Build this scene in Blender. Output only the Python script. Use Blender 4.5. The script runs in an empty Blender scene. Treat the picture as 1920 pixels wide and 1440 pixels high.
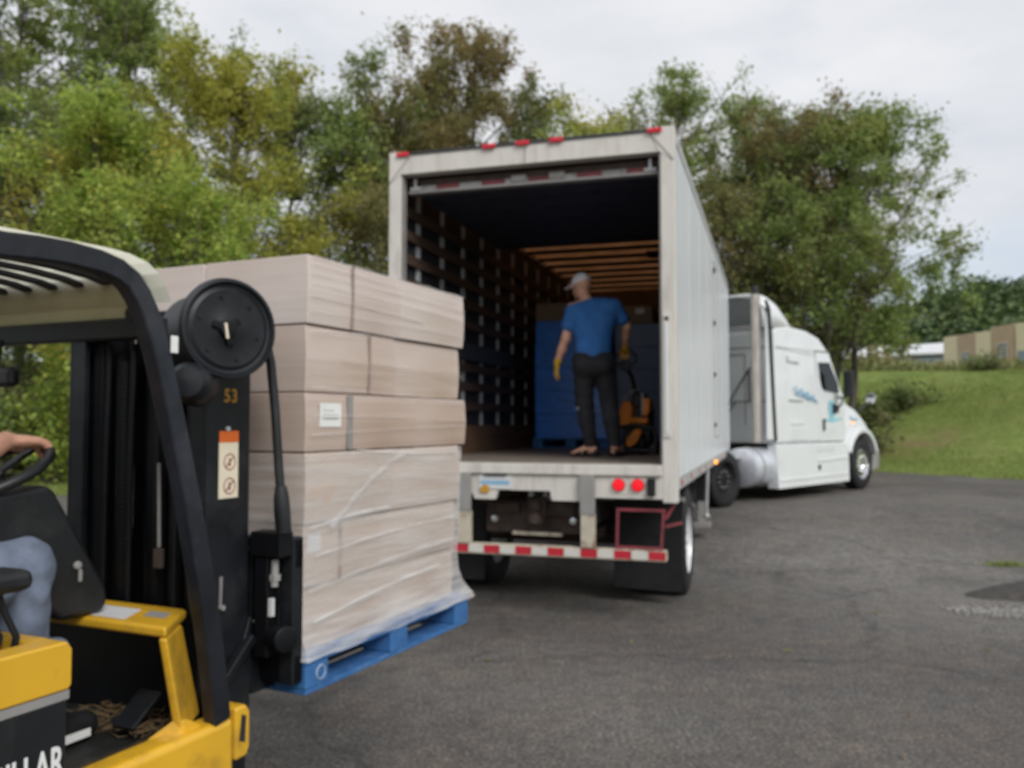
import bpy, math, random
import numpy as np
from mathutils import Vector, Matrix, Euler
D = bpy.data; SC = bpy.context.scene; COL = SC.collection
rnd = random.Random(7); rg = np.random.default_rng(7)
PI = math.pi; R = math.radians

# ------------------------------------------------------------------ camera, world, sun, exposure
cam = D.objects.new('camera', D.cameras.new('camera')); COL.objects.link(cam); SC.camera = cam
cam.location = (0, 0, 1.658); cam.rotation_euler = (PI/2 + 0.0438, 0, 0)
cam.data.sensor_width = 36; cam.data.lens = 36*1626/1920; cam.data.clip_start = 0.05; cam.data.clip_end = 3000
cam.data.dof.use_dof = True; cam.data.dof.focus_distance = 0.62; cam.data.dof.aperture_fstop = 9.5   # the phone missed focus: all is soft

SUN_EL, SUN_AZ = R(40), R(149)          # azimuth clockwise from +Y: behind the camera, to its right
w = D.worlds.new('World'); SC.world = w; w.use_nodes = True
nt = w.node_tree; nt.nodes.clear()
def wn(t, **k):
    n = nt.nodes.new(t)
    for a, b in k.items(): setattr(n, a, b)
    return n
tc = wn('ShaderNodeTexCoord'); sky = wn('ShaderNodeTexSky', sky_type='NISHITA', sun_disc=False, sun_elevation=SUN_EL, sun_rotation=SUN_AZ)
bg = wn('ShaderNodeBackground'); outw = wn('ShaderNodeOutputWorld'); bg.inputs[1].default_value = 0.1
mapp = wn('ShaderNodeMapping'); mapp.inputs['Scale'].default_value = (1.0, 1.0, 2.6)
nz = wn('ShaderNodeTexNoise'); nz.inputs['Scale'].default_value = 2.3; nz.inputs['Detail'].default_value = 6; nz.inputs['Roughness'].default_value = .55
nz2 = wn('ShaderNodeTexNoise'); nz2.inputs['Scale'].default_value = 5.0; nz2.inputs['Detail'].default_value = 5
cr = wn('ShaderNodeValToRGB'); cr.color_ramp.elements[0].position = .3; cr.color_ramp.elements[1].position = .7
cr.color_ramp.elements[0].color = (4.35, 4.55, 4.95, 1); cr.color_ramp.elements[1].color = (6.0, 6.05, 6.2, 1)
sep = wn('ShaderNodeSeparateXYZ'); mr = wn('ShaderNodeMapRange'); mr.inputs[1].default_value = 0.02; mr.inputs[2].default_value = .24
ad = wn('ShaderNodeMath', operation='ADD'); mu = wn('ShaderNodeMath', operation='MULTIPLY_ADD'); mu.inputs[1].default_value = .9; mu.inputs[2].default_value = -.42
cl = wn('ShaderNodeClamp'); cl.inputs['Min'].default_value = .45
mix = wn('ShaderNodeMix', data_type='RGBA')
L = nt.links.new
L(tc.outputs['Generated'], mapp.inputs[0]); L(mapp.outputs[0], nz.inputs['Vector']); L(mapp.outputs[0], nz2.inputs['Vector'])
L(nz.outputs[0], cr.inputs[0]); L(tc.outputs['Generated'], sep.inputs[0]); L(sep.outputs[2], mr.inputs[0])
L(nz2.outputs[0], mu.inputs[0]); L(mr.outputs[0], ad.inputs[0]); L(mu.outputs[0], ad.inputs[1]); L(ad.outputs[0], cl.inputs[0])
hs = wn('ShaderNodeHueSaturation'); hs.inputs['Saturation'].default_value = .9; hs.inputs['Value'].default_value = 1.0
L(sky.outputs[0], hs.inputs['Color']); L(cl.outputs[0], mix.inputs[0]); L(hs.outputs[0], mix.inputs[6]); L(cr.outputs[0], mix.inputs[7])
L(mix.outputs[2], bg.inputs[0]); L(bg.outputs[0], outw.inputs[0])

sun = D.objects.new('sun', D.lights.new('sun', 'SUN')); COL.objects.link(sun)
sun.data.energy = 1.5; sun.data.angle = R(26); sun.data.color = (1, .985, .96)
sd = Vector((math.sin(SUN_AZ)*math.cos(SUN_EL), math.cos(SUN_AZ)*math.cos(SUN_EL), math.sin(SUN_EL)))
sun.rotation_euler = sd.to_track_quat('Z', 'Y').to_euler()
SC.view_settings.view_transform = 'Standard'; SC.view_settings.look = 'None'
SC.view_settings.exposure = 0.60; SC.view_settings.gamma = 1; SC.view_settings.use_curve_mapping = False
SC.cycles.max_bounces = 6; SC.cycles.transparent_max_bounces = 8; SC.cycles.use_denoising = True

# ------------------------------------------------------------------ materials
def hexc(r, g, b): return tuple(((c/255)/12.92 if c/255 < .04045 else ((c/255+.055)/1.055)**2.4) for c in (r, g, b)) + (1,)
def newmat(name):
    m = D.materials.new(name); m.use_nodes = True; n = m.node_tree
    return m, n, n.nodes['Principled BSDF']
def node(n, t, **k):
    x = n.nodes.new(t)
    for a, b in k.items(): setattr(x, a, b)
    return x
def noise(n, scale, detail=4, rough=.55, coord='Object', stretch=None):
    t = node(n, 'ShaderNodeTexCoord'); z = node(n, 'ShaderNodeTexNoise')
    z.inputs['Scale'].default_value = scale; z.inputs['Detail'].default_value = detail; z.inputs['Roughness'].default_value = rough
    if stretch:
        mp = node(n, 'ShaderNodeMapping'); mp.inputs['Scale'].default_value = stretch
        n.links.new(t.outputs[coord], mp.inputs[0]); n.links.new(mp.outputs[0], z.inputs['Vector'])
    else: n.links.new(t.outputs[coord], z.inputs['Vector'])
    return z
def ramp(n, src, stops):
    r = node(n, 'ShaderNodeValToRGB'); e = r.color_ramp.elements
    while len(e) < len(stops): e.new(.5)
    for i, (p, c) in enumerate(stops):
        e[i].position = p; e[i].color = c if len(c) == 4 else tuple(c)+(1,)
    n.links.new(src, r.inputs[0]); return r
def mixc(n, fac, a, b, blend='MIX'):
    x = node(n, 'ShaderNodeMix', data_type='RGBA', blend_type=blend)
    for i, v in ((0, fac), (6, a), (7, b)):
        if hasattr(v, 'is_linked') or hasattr(v, 'links'): n.links.new(v, x.inputs[i])
        else: x.inputs[i].default_value = v
    return x.outputs[2]
def bump(n, p, src, strength=.3, dist=.01):
    b = node(n, 'ShaderNodeBump'); b.inputs['Strength'].default_value = strength; b.inputs['Distance'].default_value = dist
    n.links.new(src, b.inputs['Height']); n.links.new(b.outputs[0], p.inputs['Normal'])
def mat(name, c, rough=.55, metal=0, var=.18, scale=6, bmp=0, bscale=60, dirt=None, dirt_amt=.5, dscale=5, coat=0, stretch=None, emit=None, estr=0, spec=None):
    """plain painted / moulded surface: base colour, uneven tone, optional dirt blotches and fine relief"""
    m, n, p = newmat(name)
    z = noise(n, scale, 5, .6, stretch=stretch)
    lo = tuple(x*(1-var) for x in c[:3]); hi = tuple(min(1, x*(1+var)) for x in c[:3])
    col = ramp(n, z.outputs[0], [(.3, lo), (.7, hi)]).outputs[0]
    if dirt:
        dz = noise(n, dscale, 7, .65, stretch=stretch)
        f = ramp(n, dz.outputs[0], [(.5, (0, 0, 0)), (.72, (dirt_amt,)*3)]).outputs[0]
        col = mixc(n, f, col, dirt)
        rr = node(n, 'ShaderNodeMapRange'); rr.inputs[3].default_value = rough; rr.inputs[4].default_value = min(1, rough+.3)
        n.links.new(f, rr.inputs[0]); n.links.new(rr.outputs[0], p.inputs['Roughness'])
    else: p.inputs['Roughness'].default_value = rough
    n.links.new(col, p.inputs['Base Color']); p.inputs['Metallic'].default_value = metal
    if coat: p.inputs['Coat Weight'].default_value = coat; p.inputs['Coat Roughness'].default_value = .15
    if spec is not None: p.inputs['Specular IOR Level'].default_value = spec
    if bmp: bump(n, p, noise(n, bscale, 4).outputs[0], bmp, .004)
    if emit: p.inputs['Emission Color'].default_value = emit; p.inputs['Emission Strength'].default_value = estr
    return m
RUST = hexc(96, 58, 36)
MUD = hexc(92, 84, 74)
M = {}
M['post'] = mat('cream painted steel', (.62, .59, .545, 1), .45, var=.07, scale=3, dirt=hexc(140, 128, 110), dirt_amt=.45, dscale=4, stretch=(2, 2, .5))
M['side'] = mat('white glossy sheet', (.70, .72, .74, 1), .28, var=.05, scale=2.5, bmp=.05, bscale=3, dirt=hexc(170, 172, 174), dirt_amt=.4, dscale=3, stretch=(1, 1, .25))
M['rail'] = mat('worn aluminium rail', (.5, .5, .5, 1), .42, .35, var=.12, dirt=MUD, dirt_amt=.35)
M['darkroof'] = mat('dark trim', (.04, .04, .045, 1), .5)
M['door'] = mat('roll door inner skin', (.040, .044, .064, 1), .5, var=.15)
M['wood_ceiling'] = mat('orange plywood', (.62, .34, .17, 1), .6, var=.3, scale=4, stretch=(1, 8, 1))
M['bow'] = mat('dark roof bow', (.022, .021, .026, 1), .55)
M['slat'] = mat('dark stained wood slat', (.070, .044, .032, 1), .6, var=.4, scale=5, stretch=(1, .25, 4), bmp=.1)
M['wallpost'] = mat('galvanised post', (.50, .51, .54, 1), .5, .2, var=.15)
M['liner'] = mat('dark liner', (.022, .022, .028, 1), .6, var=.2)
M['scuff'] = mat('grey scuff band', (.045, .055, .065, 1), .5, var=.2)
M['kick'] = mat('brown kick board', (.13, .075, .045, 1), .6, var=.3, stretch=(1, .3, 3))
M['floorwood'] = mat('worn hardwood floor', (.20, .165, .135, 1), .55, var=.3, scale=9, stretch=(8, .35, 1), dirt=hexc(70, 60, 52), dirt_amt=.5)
M['red'] = mat('red lens', (.50, .012, .03, 1), .3, var=.1, emit=(1, .02, .04, 1), estr=.06)
M['taillamp'] = mat('lit red lamp', (.6, .01, .02, 1), .25, var=.1, emit=(1, .015, .025, 1), estr=.32)
M['amber'] = mat('lit amber lamp', (.7, .25, .02, 1), .25, var=.1, emit=(1, .36, .03, 1), estr=1.4)
M['redpaint'] = mat('chalky red paint', (.20, .035, .045, 1), .55, var=.3, dirt=RUST, dirt_amt=.4, dscale=14)
M['tape_red'] = mat('red reflective tape', (.50, .025, .04, 1), .35, var=.2, scale=14, dirt=MUD, dirt_amt=.25, dscale=12)
M['tape_white'] = mat('white reflective tape', (.62, .60, .55, 1), .35, var=.12, scale=14, dirt=hexc(150, 140, 110), dirt_amt=.5, dscale=9)
M['rust'] = mat('rusty undercarriage', (.050, .034, .027, 1), .75, var=.5, scale=10, dirt=hexc(82, 52, 38), dirt_amt=.6, dscale=8, bmp=.3)
M['rustlite'] = mat('rust peeling cream paint', (.50, .45, .36, 1), .6, var=.12, dirt=hexc(105, 62, 34), dirt_amt=1, dscale=9, bmp=.2)
M['greysteel'] = mat('grey steel', (.27, .26, .25, 1), .5, var=.1, dirt=MUD, dirt_amt=.3)
M['black'] = mat('black rubber', (.008, .008, .009, 1), .65, var=.4, scale=9, bmp=.15, spec=.3, dirt=hexc(64, 62, 60), dirt_amt=.2)
M['tyre'] = mat('tyre rubber', (.010, .010, .011, 1), .75, var=.3, scale=9, dirt=hexc(60, 57, 54), dirt_amt=.15, bmp=.2)
M['blackplastic'] = mat('black plastic', (.009, .010, .012, 1), .45, var=.2, scale=9, dirt=hexc(60, 60, 58), dirt_amt=.35, dscale=7, bmp=.06)
M['silver'] = mat('bright aluminium', (.72, .73, .75, 1), .28, .75, var=.08)
M['rimwhite'] = mat('pale wheel rim', (.72, .73, .74, 1), .35, .15, var=.08, dirt=MUD, dirt_amt=.25)
M['chrome'] = mat('chrome', (.75, .76, .78, 1), .12, 1, var=.04)
M['truckwhite'] = mat('white truck paint', (.72, .74, .745, 1), .26, var=.03, scale=1.5, coat=.4, dirt=hexc(178, 178, 172), dirt_amt=.3, dscale=2)
M['tapedull'] = mat('dull silver tape', (.28, .27, .27, 1), .5, var=.3, scale=14)
M['ringpaint'] = mat('faded stencil', (.30, .38, .50, 1), .7, var=.4, scale=30)
M['seamtape'] = mat('brown seam tape', (.33, .25, .22, 1), .5, var=.1)
M['stack'] = mat('weathered exhaust pipe', (.46, .43, .39, 1), .45, .2, var=.2, dirt=hexc(90, 76, 62), dirt_amt=.4, stretch=(3, 3, .6))
M['straw'] = mat('dirty straw', (.15, .10, .045, 1), .8, var=.4)
M['glass'] = mat('dark window glass', (.006, .008, .009, 1), .08, var=.1, spec=.22)
M['seal'] = mat('black seal', (.02, .02, .022, 1), .6)
M['decalblue'] = mat('pale blue lettering', (.22, .42, .58, 1), .4, var=.1)
M['decalteal'] = mat('teal emblem', (.25, .60, .66, 1), .4, var=.1)
M['tank'] = mat('polished tank', (.66, .68, .74, 1), .3, .4, var=.08, dirt=MUD, dirt_amt=.2)
M['yellow'] = mat('industrial yellow paint', hexc(216, 167, 42), .38, var=.08, scale=3, coat=.25, dirt=hexc(110, 84, 40), dirt_amt=.55, dscale=5, bmp=.04)
M['mast'] = mat('black mast steel', (.0075, .009, .012, 1), .45, .0, spec=.35, var=.5, scale=7, dirt=hexc(66, 66, 66), dirt_amt=.30, dscale=6, bmp=.08)
M['mastdark'] = mat('greasy black steel', (.003, .0035, .005, 1), .5, .0, spec=.25, var=.4, dirt=hexc(40, 36, 32), dirt_amt=.3)
M['guard'] = mat('black guard tube', (.011, .013, .019, 1), .42, .0, spec=.4, var=.4, scale=6, dirt=hexc(78, 80, 88), dirt_amt=.32, dscale=5)
M['cream'] = mat('faded cream paint', hexc(188, 184, 150), .5, var=.1, scale=4, dirt=hexc(130, 122, 92), dirt_amt=.4, dscale=6)
M['brown'] = mat('oily brown steel', (.05, .035, .022, 1), .6, var=.5, dirt=hexc(120, 84, 40), dirt_amt=.5, dscale=12)
M['floorblack'] = mat('dirty rubber floor', (.016, .017, .017, 1), .6, var=.4, dirt=hexc(84, 78, 66), dirt_amt=.4, dscale=9, bmp=.15)
M['white'] = mat('white paint', (.75, .75, .73, 1), .45, var=.05)
M['paper'] = mat('paper label', (.62, .62, .62, 1), .5, var=.06)
M['labelcream'] = mat('cream label', hexc(226, 214, 190), .4, var=.05)
M['orange'] = mat('orange label', hexc(214, 104, 40), .4, var=.05)
M['gold'] = mat('gold lettering', hexc(190, 140, 40), .45, var=.1)
M['skin'] = mat('skin', hexc(230, 174, 148), .5, var=.1, scale=12, dirt=hexc(188, 112, 92), dirt_amt=.4, dscale=9)
M['shirt'] = mat('blue knit shirt', (.036, .165, .47, 1), .8, var=.12, scale=12, bmp=.2, bscale=220)
M['trousers'] = mat('charcoal trousers', (.020, .020, .024, 1), .8, var=.2, bmp=.2, bscale=180)
M['jeans'] = mat('faded denim', hexc(104, 114, 132), .9, var=.28, scale=16, bmp=.6, bscale=40)
M['cap'] = mat('pale grey cap', hexc(242, 238, 244), .75, var=.06)
M['glove'] = mat('yellow glove', hexc(206, 160, 36), .7, var=.15)
M['jackorange'] = mat('orange hood', hexc(226, 130, 22), .4, var=.08)
M['bluewrap'] = mat('blue wrapped load', (.020, .19, .74, 1), .3, var=.35, scale=5, stretch=(1, 1, 5), coat=.3)
M['shadedwrap'] = mat('blue wrapped load with painted shade', (.012, .045, .15, 1), .35, var=.35, scale=5, stretch=(1, 1, 5))  # blue film again, with the shade deeper in the trailer put into its colour
M['carddark'] = mat('brown carton', (.20, .14, .10, 1), .65, var=.12)
M['greyshirt'] = mat('grey work shirt', (.12, .13, .15, 1), .8, var=.12)
M['hair'] = mat('brown hair', (.05, .032, .02, 1), .6, var=.3)
def pallet_mat():
    m, n, p = newmat('worn blue pallet paint')
    a = noise(n, 9, 6, .65, stretch=(1, 1, 1)); b = noise(n, 34, 5, .7)
    c = ramp(n, a.outputs[0], [(.3, (.022, .10, .28)), (.7, (.045, .165, .39))]).outputs[0]
    f = ramp(n, b.outputs[0], [(.56, (0, 0, 0)), (.75, (.55,)*3)]).outputs[0]
    n.links.new(mixc(n, f, c, hexc(150, 162, 176)), p.inputs['Base Color']); p.inputs['Roughness'].default_value = .7
    bump(n, p, b.outputs[0], .3, .004); return m
M['pallet'] = pallet_mat()
def carton_mat(name, tan, film):
    """corrugated board seen through tight stretch film: soft pale sweeps of film and a gloss coat"""
    m, n, p = newmat(name)
    a = noise(n, 3, 4); c = ramp(n, a.outputs[0], [(.3, tuple(x*.92 for x in tan)), (.7, tan)]).outputs[0]
    s1 = noise(n, 2.6, 4, .5, stretch=(.7, .7, 7)); s2 = noise(n, 1.6, 3, .5, stretch=(1, 1, 1.6)); s3 = noise(n, 5, 3, .5, stretch=(.12, .12, 5))
    f1 = ramp(n, s1.outputs[0], [(.25, (.48,)*3), (.70, (.78,)*3)]).outputs[0]
    f2 = ramp(n, s2.outputs[0], [(.3, (.35,)*3), (.7, (1, 1, 1))]).outputs[0]
    f = mixc(n, 1.0, f1, f2, 'MULTIPLY'); f = mixc(n, 1.0, f, (film, film, film, 1), 'MULTIPLY')
    c = mixc(n, f, c, (.69, .62, .58, 1)); c = mixc(n, ramp(n, s3.outputs[0], [(.56, (0, 0, 0)), (.74, (.20,)*3)]).outputs[0], c, (.78, .72, .69, 1))
    n.links.new(c, p.inputs['Base Color'])
    p.inputs['Roughness'].default_value = .5; p.inputs['Coat Weight'].default_value = .5; p.inputs['Coat Roughness'].default_value = .22
    b = node(n, 'ShaderNodeBump'); b.inputs['Strength'].default_value = .22; b.inputs['Distance'].default_value = .010
    n.links.new(s1.outputs[0], b.inputs['Height']); n.links.new(b.outputs[0], p.inputs['Coat Normal']); n.links.new(b.outputs[0], p.inputs['Normal'])
    return m
M['carton'] = carton_mat('tan carton under film', (.44, .305, .225), .85)
M['carton2'] = carton_mat('brown carton under film', (.40, .265, .19), .66)
M['cartonpale'] = carton_mat('pale carton under film', (.48, .365, .30), 1.08)
def film_mat(name, lo, hi, c):
    m, n, p = newmat(name); p.inputs['Base Color'].default_value = c; p.inputs['Roughness'].default_value = .3
    s = noise(n, 4, 6, .6, stretch=(.5, .5, 6)); f = ramp(n, s.outputs[0], [(.3, (lo,)*3), (.7, (hi,)*3)])
    n.links.new(f.outputs[0], p.inputs['Alpha']); bump(n, p, s.outputs[0], .35, .01); return m
M['film'] = film_mat('stretch film', .10, .62, (.76, .73, .70, 1)); M['filmthin'] = film_mat('thin stretch film', .04, .42, (.80, .79, .79, 1))
def roof_mat():
    m, n, p = newmat('translucent fibreglass roof sheet'); z = noise(n, 3, 5, .6); c = ramp(n, z.outputs[0], [(.3, (.36, .225, .135)), (.7, (.50, .335, .215))]).outputs[0]
    n.links.new(c, p.inputs['Base Color']); p.inputs['Roughness'].default_value = .5; t = node(n, 'ShaderNodeBsdfTranslucent'); n.links.new(c, t.inputs[0])
    ms = node(n, 'ShaderNodeMixShader'); ms.inputs[0].default_value = .62; n.links.new(p.outputs[0], ms.inputs[1]); n.links.new(t.outputs[0], ms.inputs[2]); n.links.new(ms.outputs[0], n.nodes['Material Output'].inputs[0]); return m
M['roofsheet'] = roof_mat()
def cover_mat():
    m, n, p = newmat('cream rain cover sheet'); z = noise(n, 5, 5, .6); c = ramp(n, z.outputs[0], [(.3, hexc(226, 222, 200)), (.7, hexc(240, 238, 222))]).outputs[0]
    n.links.new(c, p.inputs['Base Color']); p.inputs['Roughness'].default_value = .5; t = node(n, 'ShaderNodeBsdfTranslucent'); n.links.new(c, t.inputs[0])
    ms = node(n, 'ShaderNodeMixShader'); ms.inputs[0].default_value = .72; n.links.new(p.outputs[0], ms.inputs[1]); n.links.new(t.outputs[0], ms.inputs[2]); n.links.new(ms.outputs[0], n.nodes['Material Output'].inputs[0]); return m
M['cover'] = cover_mat()
def asphalt_mat(name, dark=1.0, rough=.8):
    m, n, p = newmat(name)
    big = noise(n, .30, 6, .62); mid = noise(n, 1.6, 7, .7); fine = noise(n, 42, 4, .7); fin2 = noise(n, 130, 2, .6); blot = noise(n, 7, 6, .7)
    c = ramp(n, big.outputs[0], [(.34, (.064*dark, .060*dark, .057*dark)), (.50, (.088*dark, .083*dark, .078*dark)), (.66, (.122*dark, .115*dark, .107*dark))]).outputs[0]
    f = ramp(n, mid.outputs[0], [(.44, (0, 0, 0)), (.70, (.5,)*3)]).outputs[0]; c = mixc(n, f, c, (.150*dark, .116*dark, .090*dark, 1))
    if dark == 1.0:
        at = node(n, 'ShaderNodeAttribute', attribute_name='wear'); wn2 = noise(n, .9, 6, .65); w2 = node(n, 'ShaderNodeMath', operation='MULTIPLY'); n.links.new(at.outputs['Fac'], w2.inputs[0])
        n.links.new(ramp(n, wn2.outputs[0], [(.30, (.25,)*3), (.62, (1, 1, 1))]).outputs[0], w2.inputs[1]); c = mixc(n, w2.outputs[0], c, (.165, .160, .152, 1))
        vo = node(n, 'ShaderNodeTexVoronoi', feature='DISTANCE_TO_EDGE'); vo.inputs['Scale'].default_value = .28; t = node(n, 'ShaderNodeTexCoord'); dn = noise(n, 1.2, 5, .6)
        vm = node(n, 'ShaderNodeMix', data_type='RGBA', blend_type='LINEAR_LIGHT'); vm.inputs[0].default_value = .5; n.links.new(t.outputs['Object'], vm.inputs[6]); n.links.new(dn.outputs['Color'], vm.inputs[7]); n.links.new(vm.outputs[2], vo.inputs['Vector'])
        ck = ramp(n, vo.outputs['Distance'], [(0, (.45,)*3), (.006, (.7,)*3), (.014, (1, 1, 1))]).outputs[0]; c = mixc(n, .55, c, ck, 'MULTIPLY')
        os = noise(n, .55, 3, .5, stretch=(1, .6, 1)); c = mixc(n, ramp(n, os.outputs[0], [(.62, (0, 0, 0)), (.72, (.45,)*3)]).outputs[0], c, (.040, .038, .037, 1))
    c = mixc(n, .75, c, ramp(n, blot.outputs[0], [(.32, (.62,)*3), (.5, (1, 1, 1)), (.68, (1.35, 1.3, 1.25))]).outputs[0], 'MULTIPLY')
    st = ramp(n, fine.outputs[0], [(.36, (.42,)*3), (.50, (.9,)*3), (.66, (2.1, 2.0, 1.9))]).outputs[0]; c = mixc(n, .8, c, st, 'MULTIPLY')
    s2 = ramp(n, fin2.outputs[0], [(.34, (.45,)*3), (.52, (.95,)*3), (.68, (2.1, 2.05, 2.0))]).outputs[0]; c = mixc(n, .7, c, s2, 'MULTIPLY')
    n.links.new(c, p.inputs['Base Color']); p.inputs['Roughness'].default_value = rough; p.inputs['Specular IOR Level'].default_value = .35
    bump(n, p, fine.outputs[0], .4, .010); return m
M['asphalt'] = asphalt_mat('worn asphalt'); M['asphaltnew'] = asphalt_mat('fresh asphalt patch', .52)
def ground_mat():
    m, n, p = newmat('lawn soil')
    a = noise(n, .5, 6, .65); b = noise(n, 2.6, 7, .7); d = noise(n, 14, 5, .7)
    c = ramp(n, a.outputs[0], [(.3, (.15, .205, .05)), (.52, (.19, .245, .06)), (.72, (.235, .255, .085))]).outputs[0]
    c = mixc(n, .75, c, ramp(n, b.outputs[0], [(.3, (.55,)*3), (.7, (1.35,)*3)]).outputs[0], 'MULTIPLY')
    c = mixc(n, .7, c, ramp(n, d.outputs[0], [(.3, (.6,)*3), (.7, (1.3,)*3)]).outputs[0], 'MULTIPLY')
    att = node(n, 'ShaderNodeAttribute', attribute_name='soil'); sn = noise(n, 1.3, 6, .7)
    f = node(n, 'ShaderNodeMath', operation='MULTIPLY'); n.links.new(att.outputs['Fac'], f.inputs[0])
    n.links.new(ramp(n, sn.outputs[0], [(.42, (0, 0, 0)), (.6, (1, 1, 1))]).outputs[0], f.inputs[1])
    n.links.new(mixc(n, f.outputs[0], c, (.22, .14, .085, 1)), p.inputs['Base Color']); p.inputs['Roughness'].default_value = .9; p.inputs['Specular IOR Level'].default_value = .15
    bump(n, p, d.outputs[0], .6, .05); return m
M['ground'] = ground_mat()
def leaf_mat(name, cols, patch, psc=.35, trans=.5):
    """leaf colours differ leaf by leaf; patches of the crown have turned to another colour"""
    m, n, p = newmat(name); g = node(n, 'ShaderNodeNewGeometry')
    r = ramp(n, g.outputs['Random Per Island'], [(i/(len(cols)-1), c) for i, c in enumerate(cols)]).outputs[0]
    z = noise(n, psc, 3, .6); f = ramp(n, z.outputs[0], [(.50, (0, 0, 0)), (.64, (.85,)*3)]).outputs[0]
    c = mixc(n, f, r, patch); hv = ramp(n, g.outputs['Random Per Island'], [(0, (.70,)*3), (1, (1.3,)*3)]).outputs[0]; c = mixc(n, .8, c, hv, 'MULTIPLY')
    n.links.new(c, p.inputs['Base Color']); p.inputs['Roughness'].default_value = .6; p.inputs['Specular IOR Level'].default_value = .3
    tr = node(n, 'ShaderNodeBsdfTranslucent'); n.links.new(c, tr.inputs[0]); ms = node(n, 'ShaderNodeMixShader'); ms.inputs[0].default_value = trans
    o = n.nodes['Material Output']; n.links.new(p.outputs[0], ms.inputs[1]); n.links.new(tr.outputs[0], ms.inputs[2]); n.links.new(ms.outputs[0], o.inputs[0]); return m
LF = dict(
 green=leaf_mat('green leaves', [(0.190, 0.269, 0.085), (0.300, 0.379, 0.116), (0.249, 0.320, 0.104)], (0.331, 0.331, 0.104, 1)),
 dark=leaf_mat('dark green leaves', [(0.141, 0.189, 0.080), (0.208, 0.261, 0.102), (0.179, 0.211, 0.086)], (0.264, 0.230, 0.102, 1)),
 lime=leaf_mat('bright green leaves', [(0.278, 0.399, 0.085), (0.399, 0.529, 0.111), (0.436, 0.455, 0.106)], (0.557, 0.445, 0.101, 1)),
 yellow=leaf_mat('yellowing leaves', [(0.345, 0.374, 0.081), (0.483, 0.443, 0.086), (0.391, 0.397, 0.092)], (0.299, 0.391, 0.092, 1)),
 rusty=leaf_mat('rusty brown leaves', [(0.274, 0.228, 0.102), (0.338, 0.237, 0.110), (0.246, 0.256, 0.099)], (0.220, 0.246, 0.095, 1)),
 olive=leaf_mat('olive leaves', [(0.218, 0.235, 0.091), (0.283, 0.283, 0.106), (0.254, 0.227, 0.094)], (0.330, 0.235, 0.109, 1)),
 scrub=leaf_mat('scrub leaves', [(0.125, 0.191, 0.066), (0.184, 0.244, 0.081), (0.221, 0.221, 0.091)], (0.244, 0.206, 0.117, 1), .6),
 forest=leaf_mat('distant forest leaves', [(0.069, 0.114, 0.045), (0.097, 0.147, 0.058), (0.114, 0.155, 0.053)], (0.132, 0.172, 0.059, 1), .05, .15),
 grass=leaf_mat('grass blades', [(0.177, 0.254, 0.059), (0.230, 0.289, 0.073), (0.254, 0.271, 0.090)], (0.212, 0.260, 0.071, 1), .5, .25),
 weed=leaf_mat('dry weeds', [(0.236, 0.260, 0.094), (0.295, 0.283, 0.118), (0.189, 0.236, 0.083)], (0.260, 0.236, 0.118, 1), 1, .2))
M['bark'] = mat('grey bark', (.085, .072, .060, 1), .85, var=.4, scale=5, stretch=(1, 1, .3), bmp=.5, bscale=25)
M['stone'] = mat('pale gravel', (.24, .23, .215, 1), .8, var=.25, scale=20)
M['bcream'] = mat('cream wall panel', hexc(218, 206, 176), .8, var=.05, scale=1.5)
M['btan'] = mat('tan wall panel', hexc(180, 158, 134), .8, var=.06, scale=1.5)
M['roofwhite'] = mat('pale metal roof', (.62, .63, .65, 1), .5, var=.06, scale=1)
M['wallblue'] = mat('blue grey metal wall', (.22, .26, .31, 1), .6, var=.08, scale=1)

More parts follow.
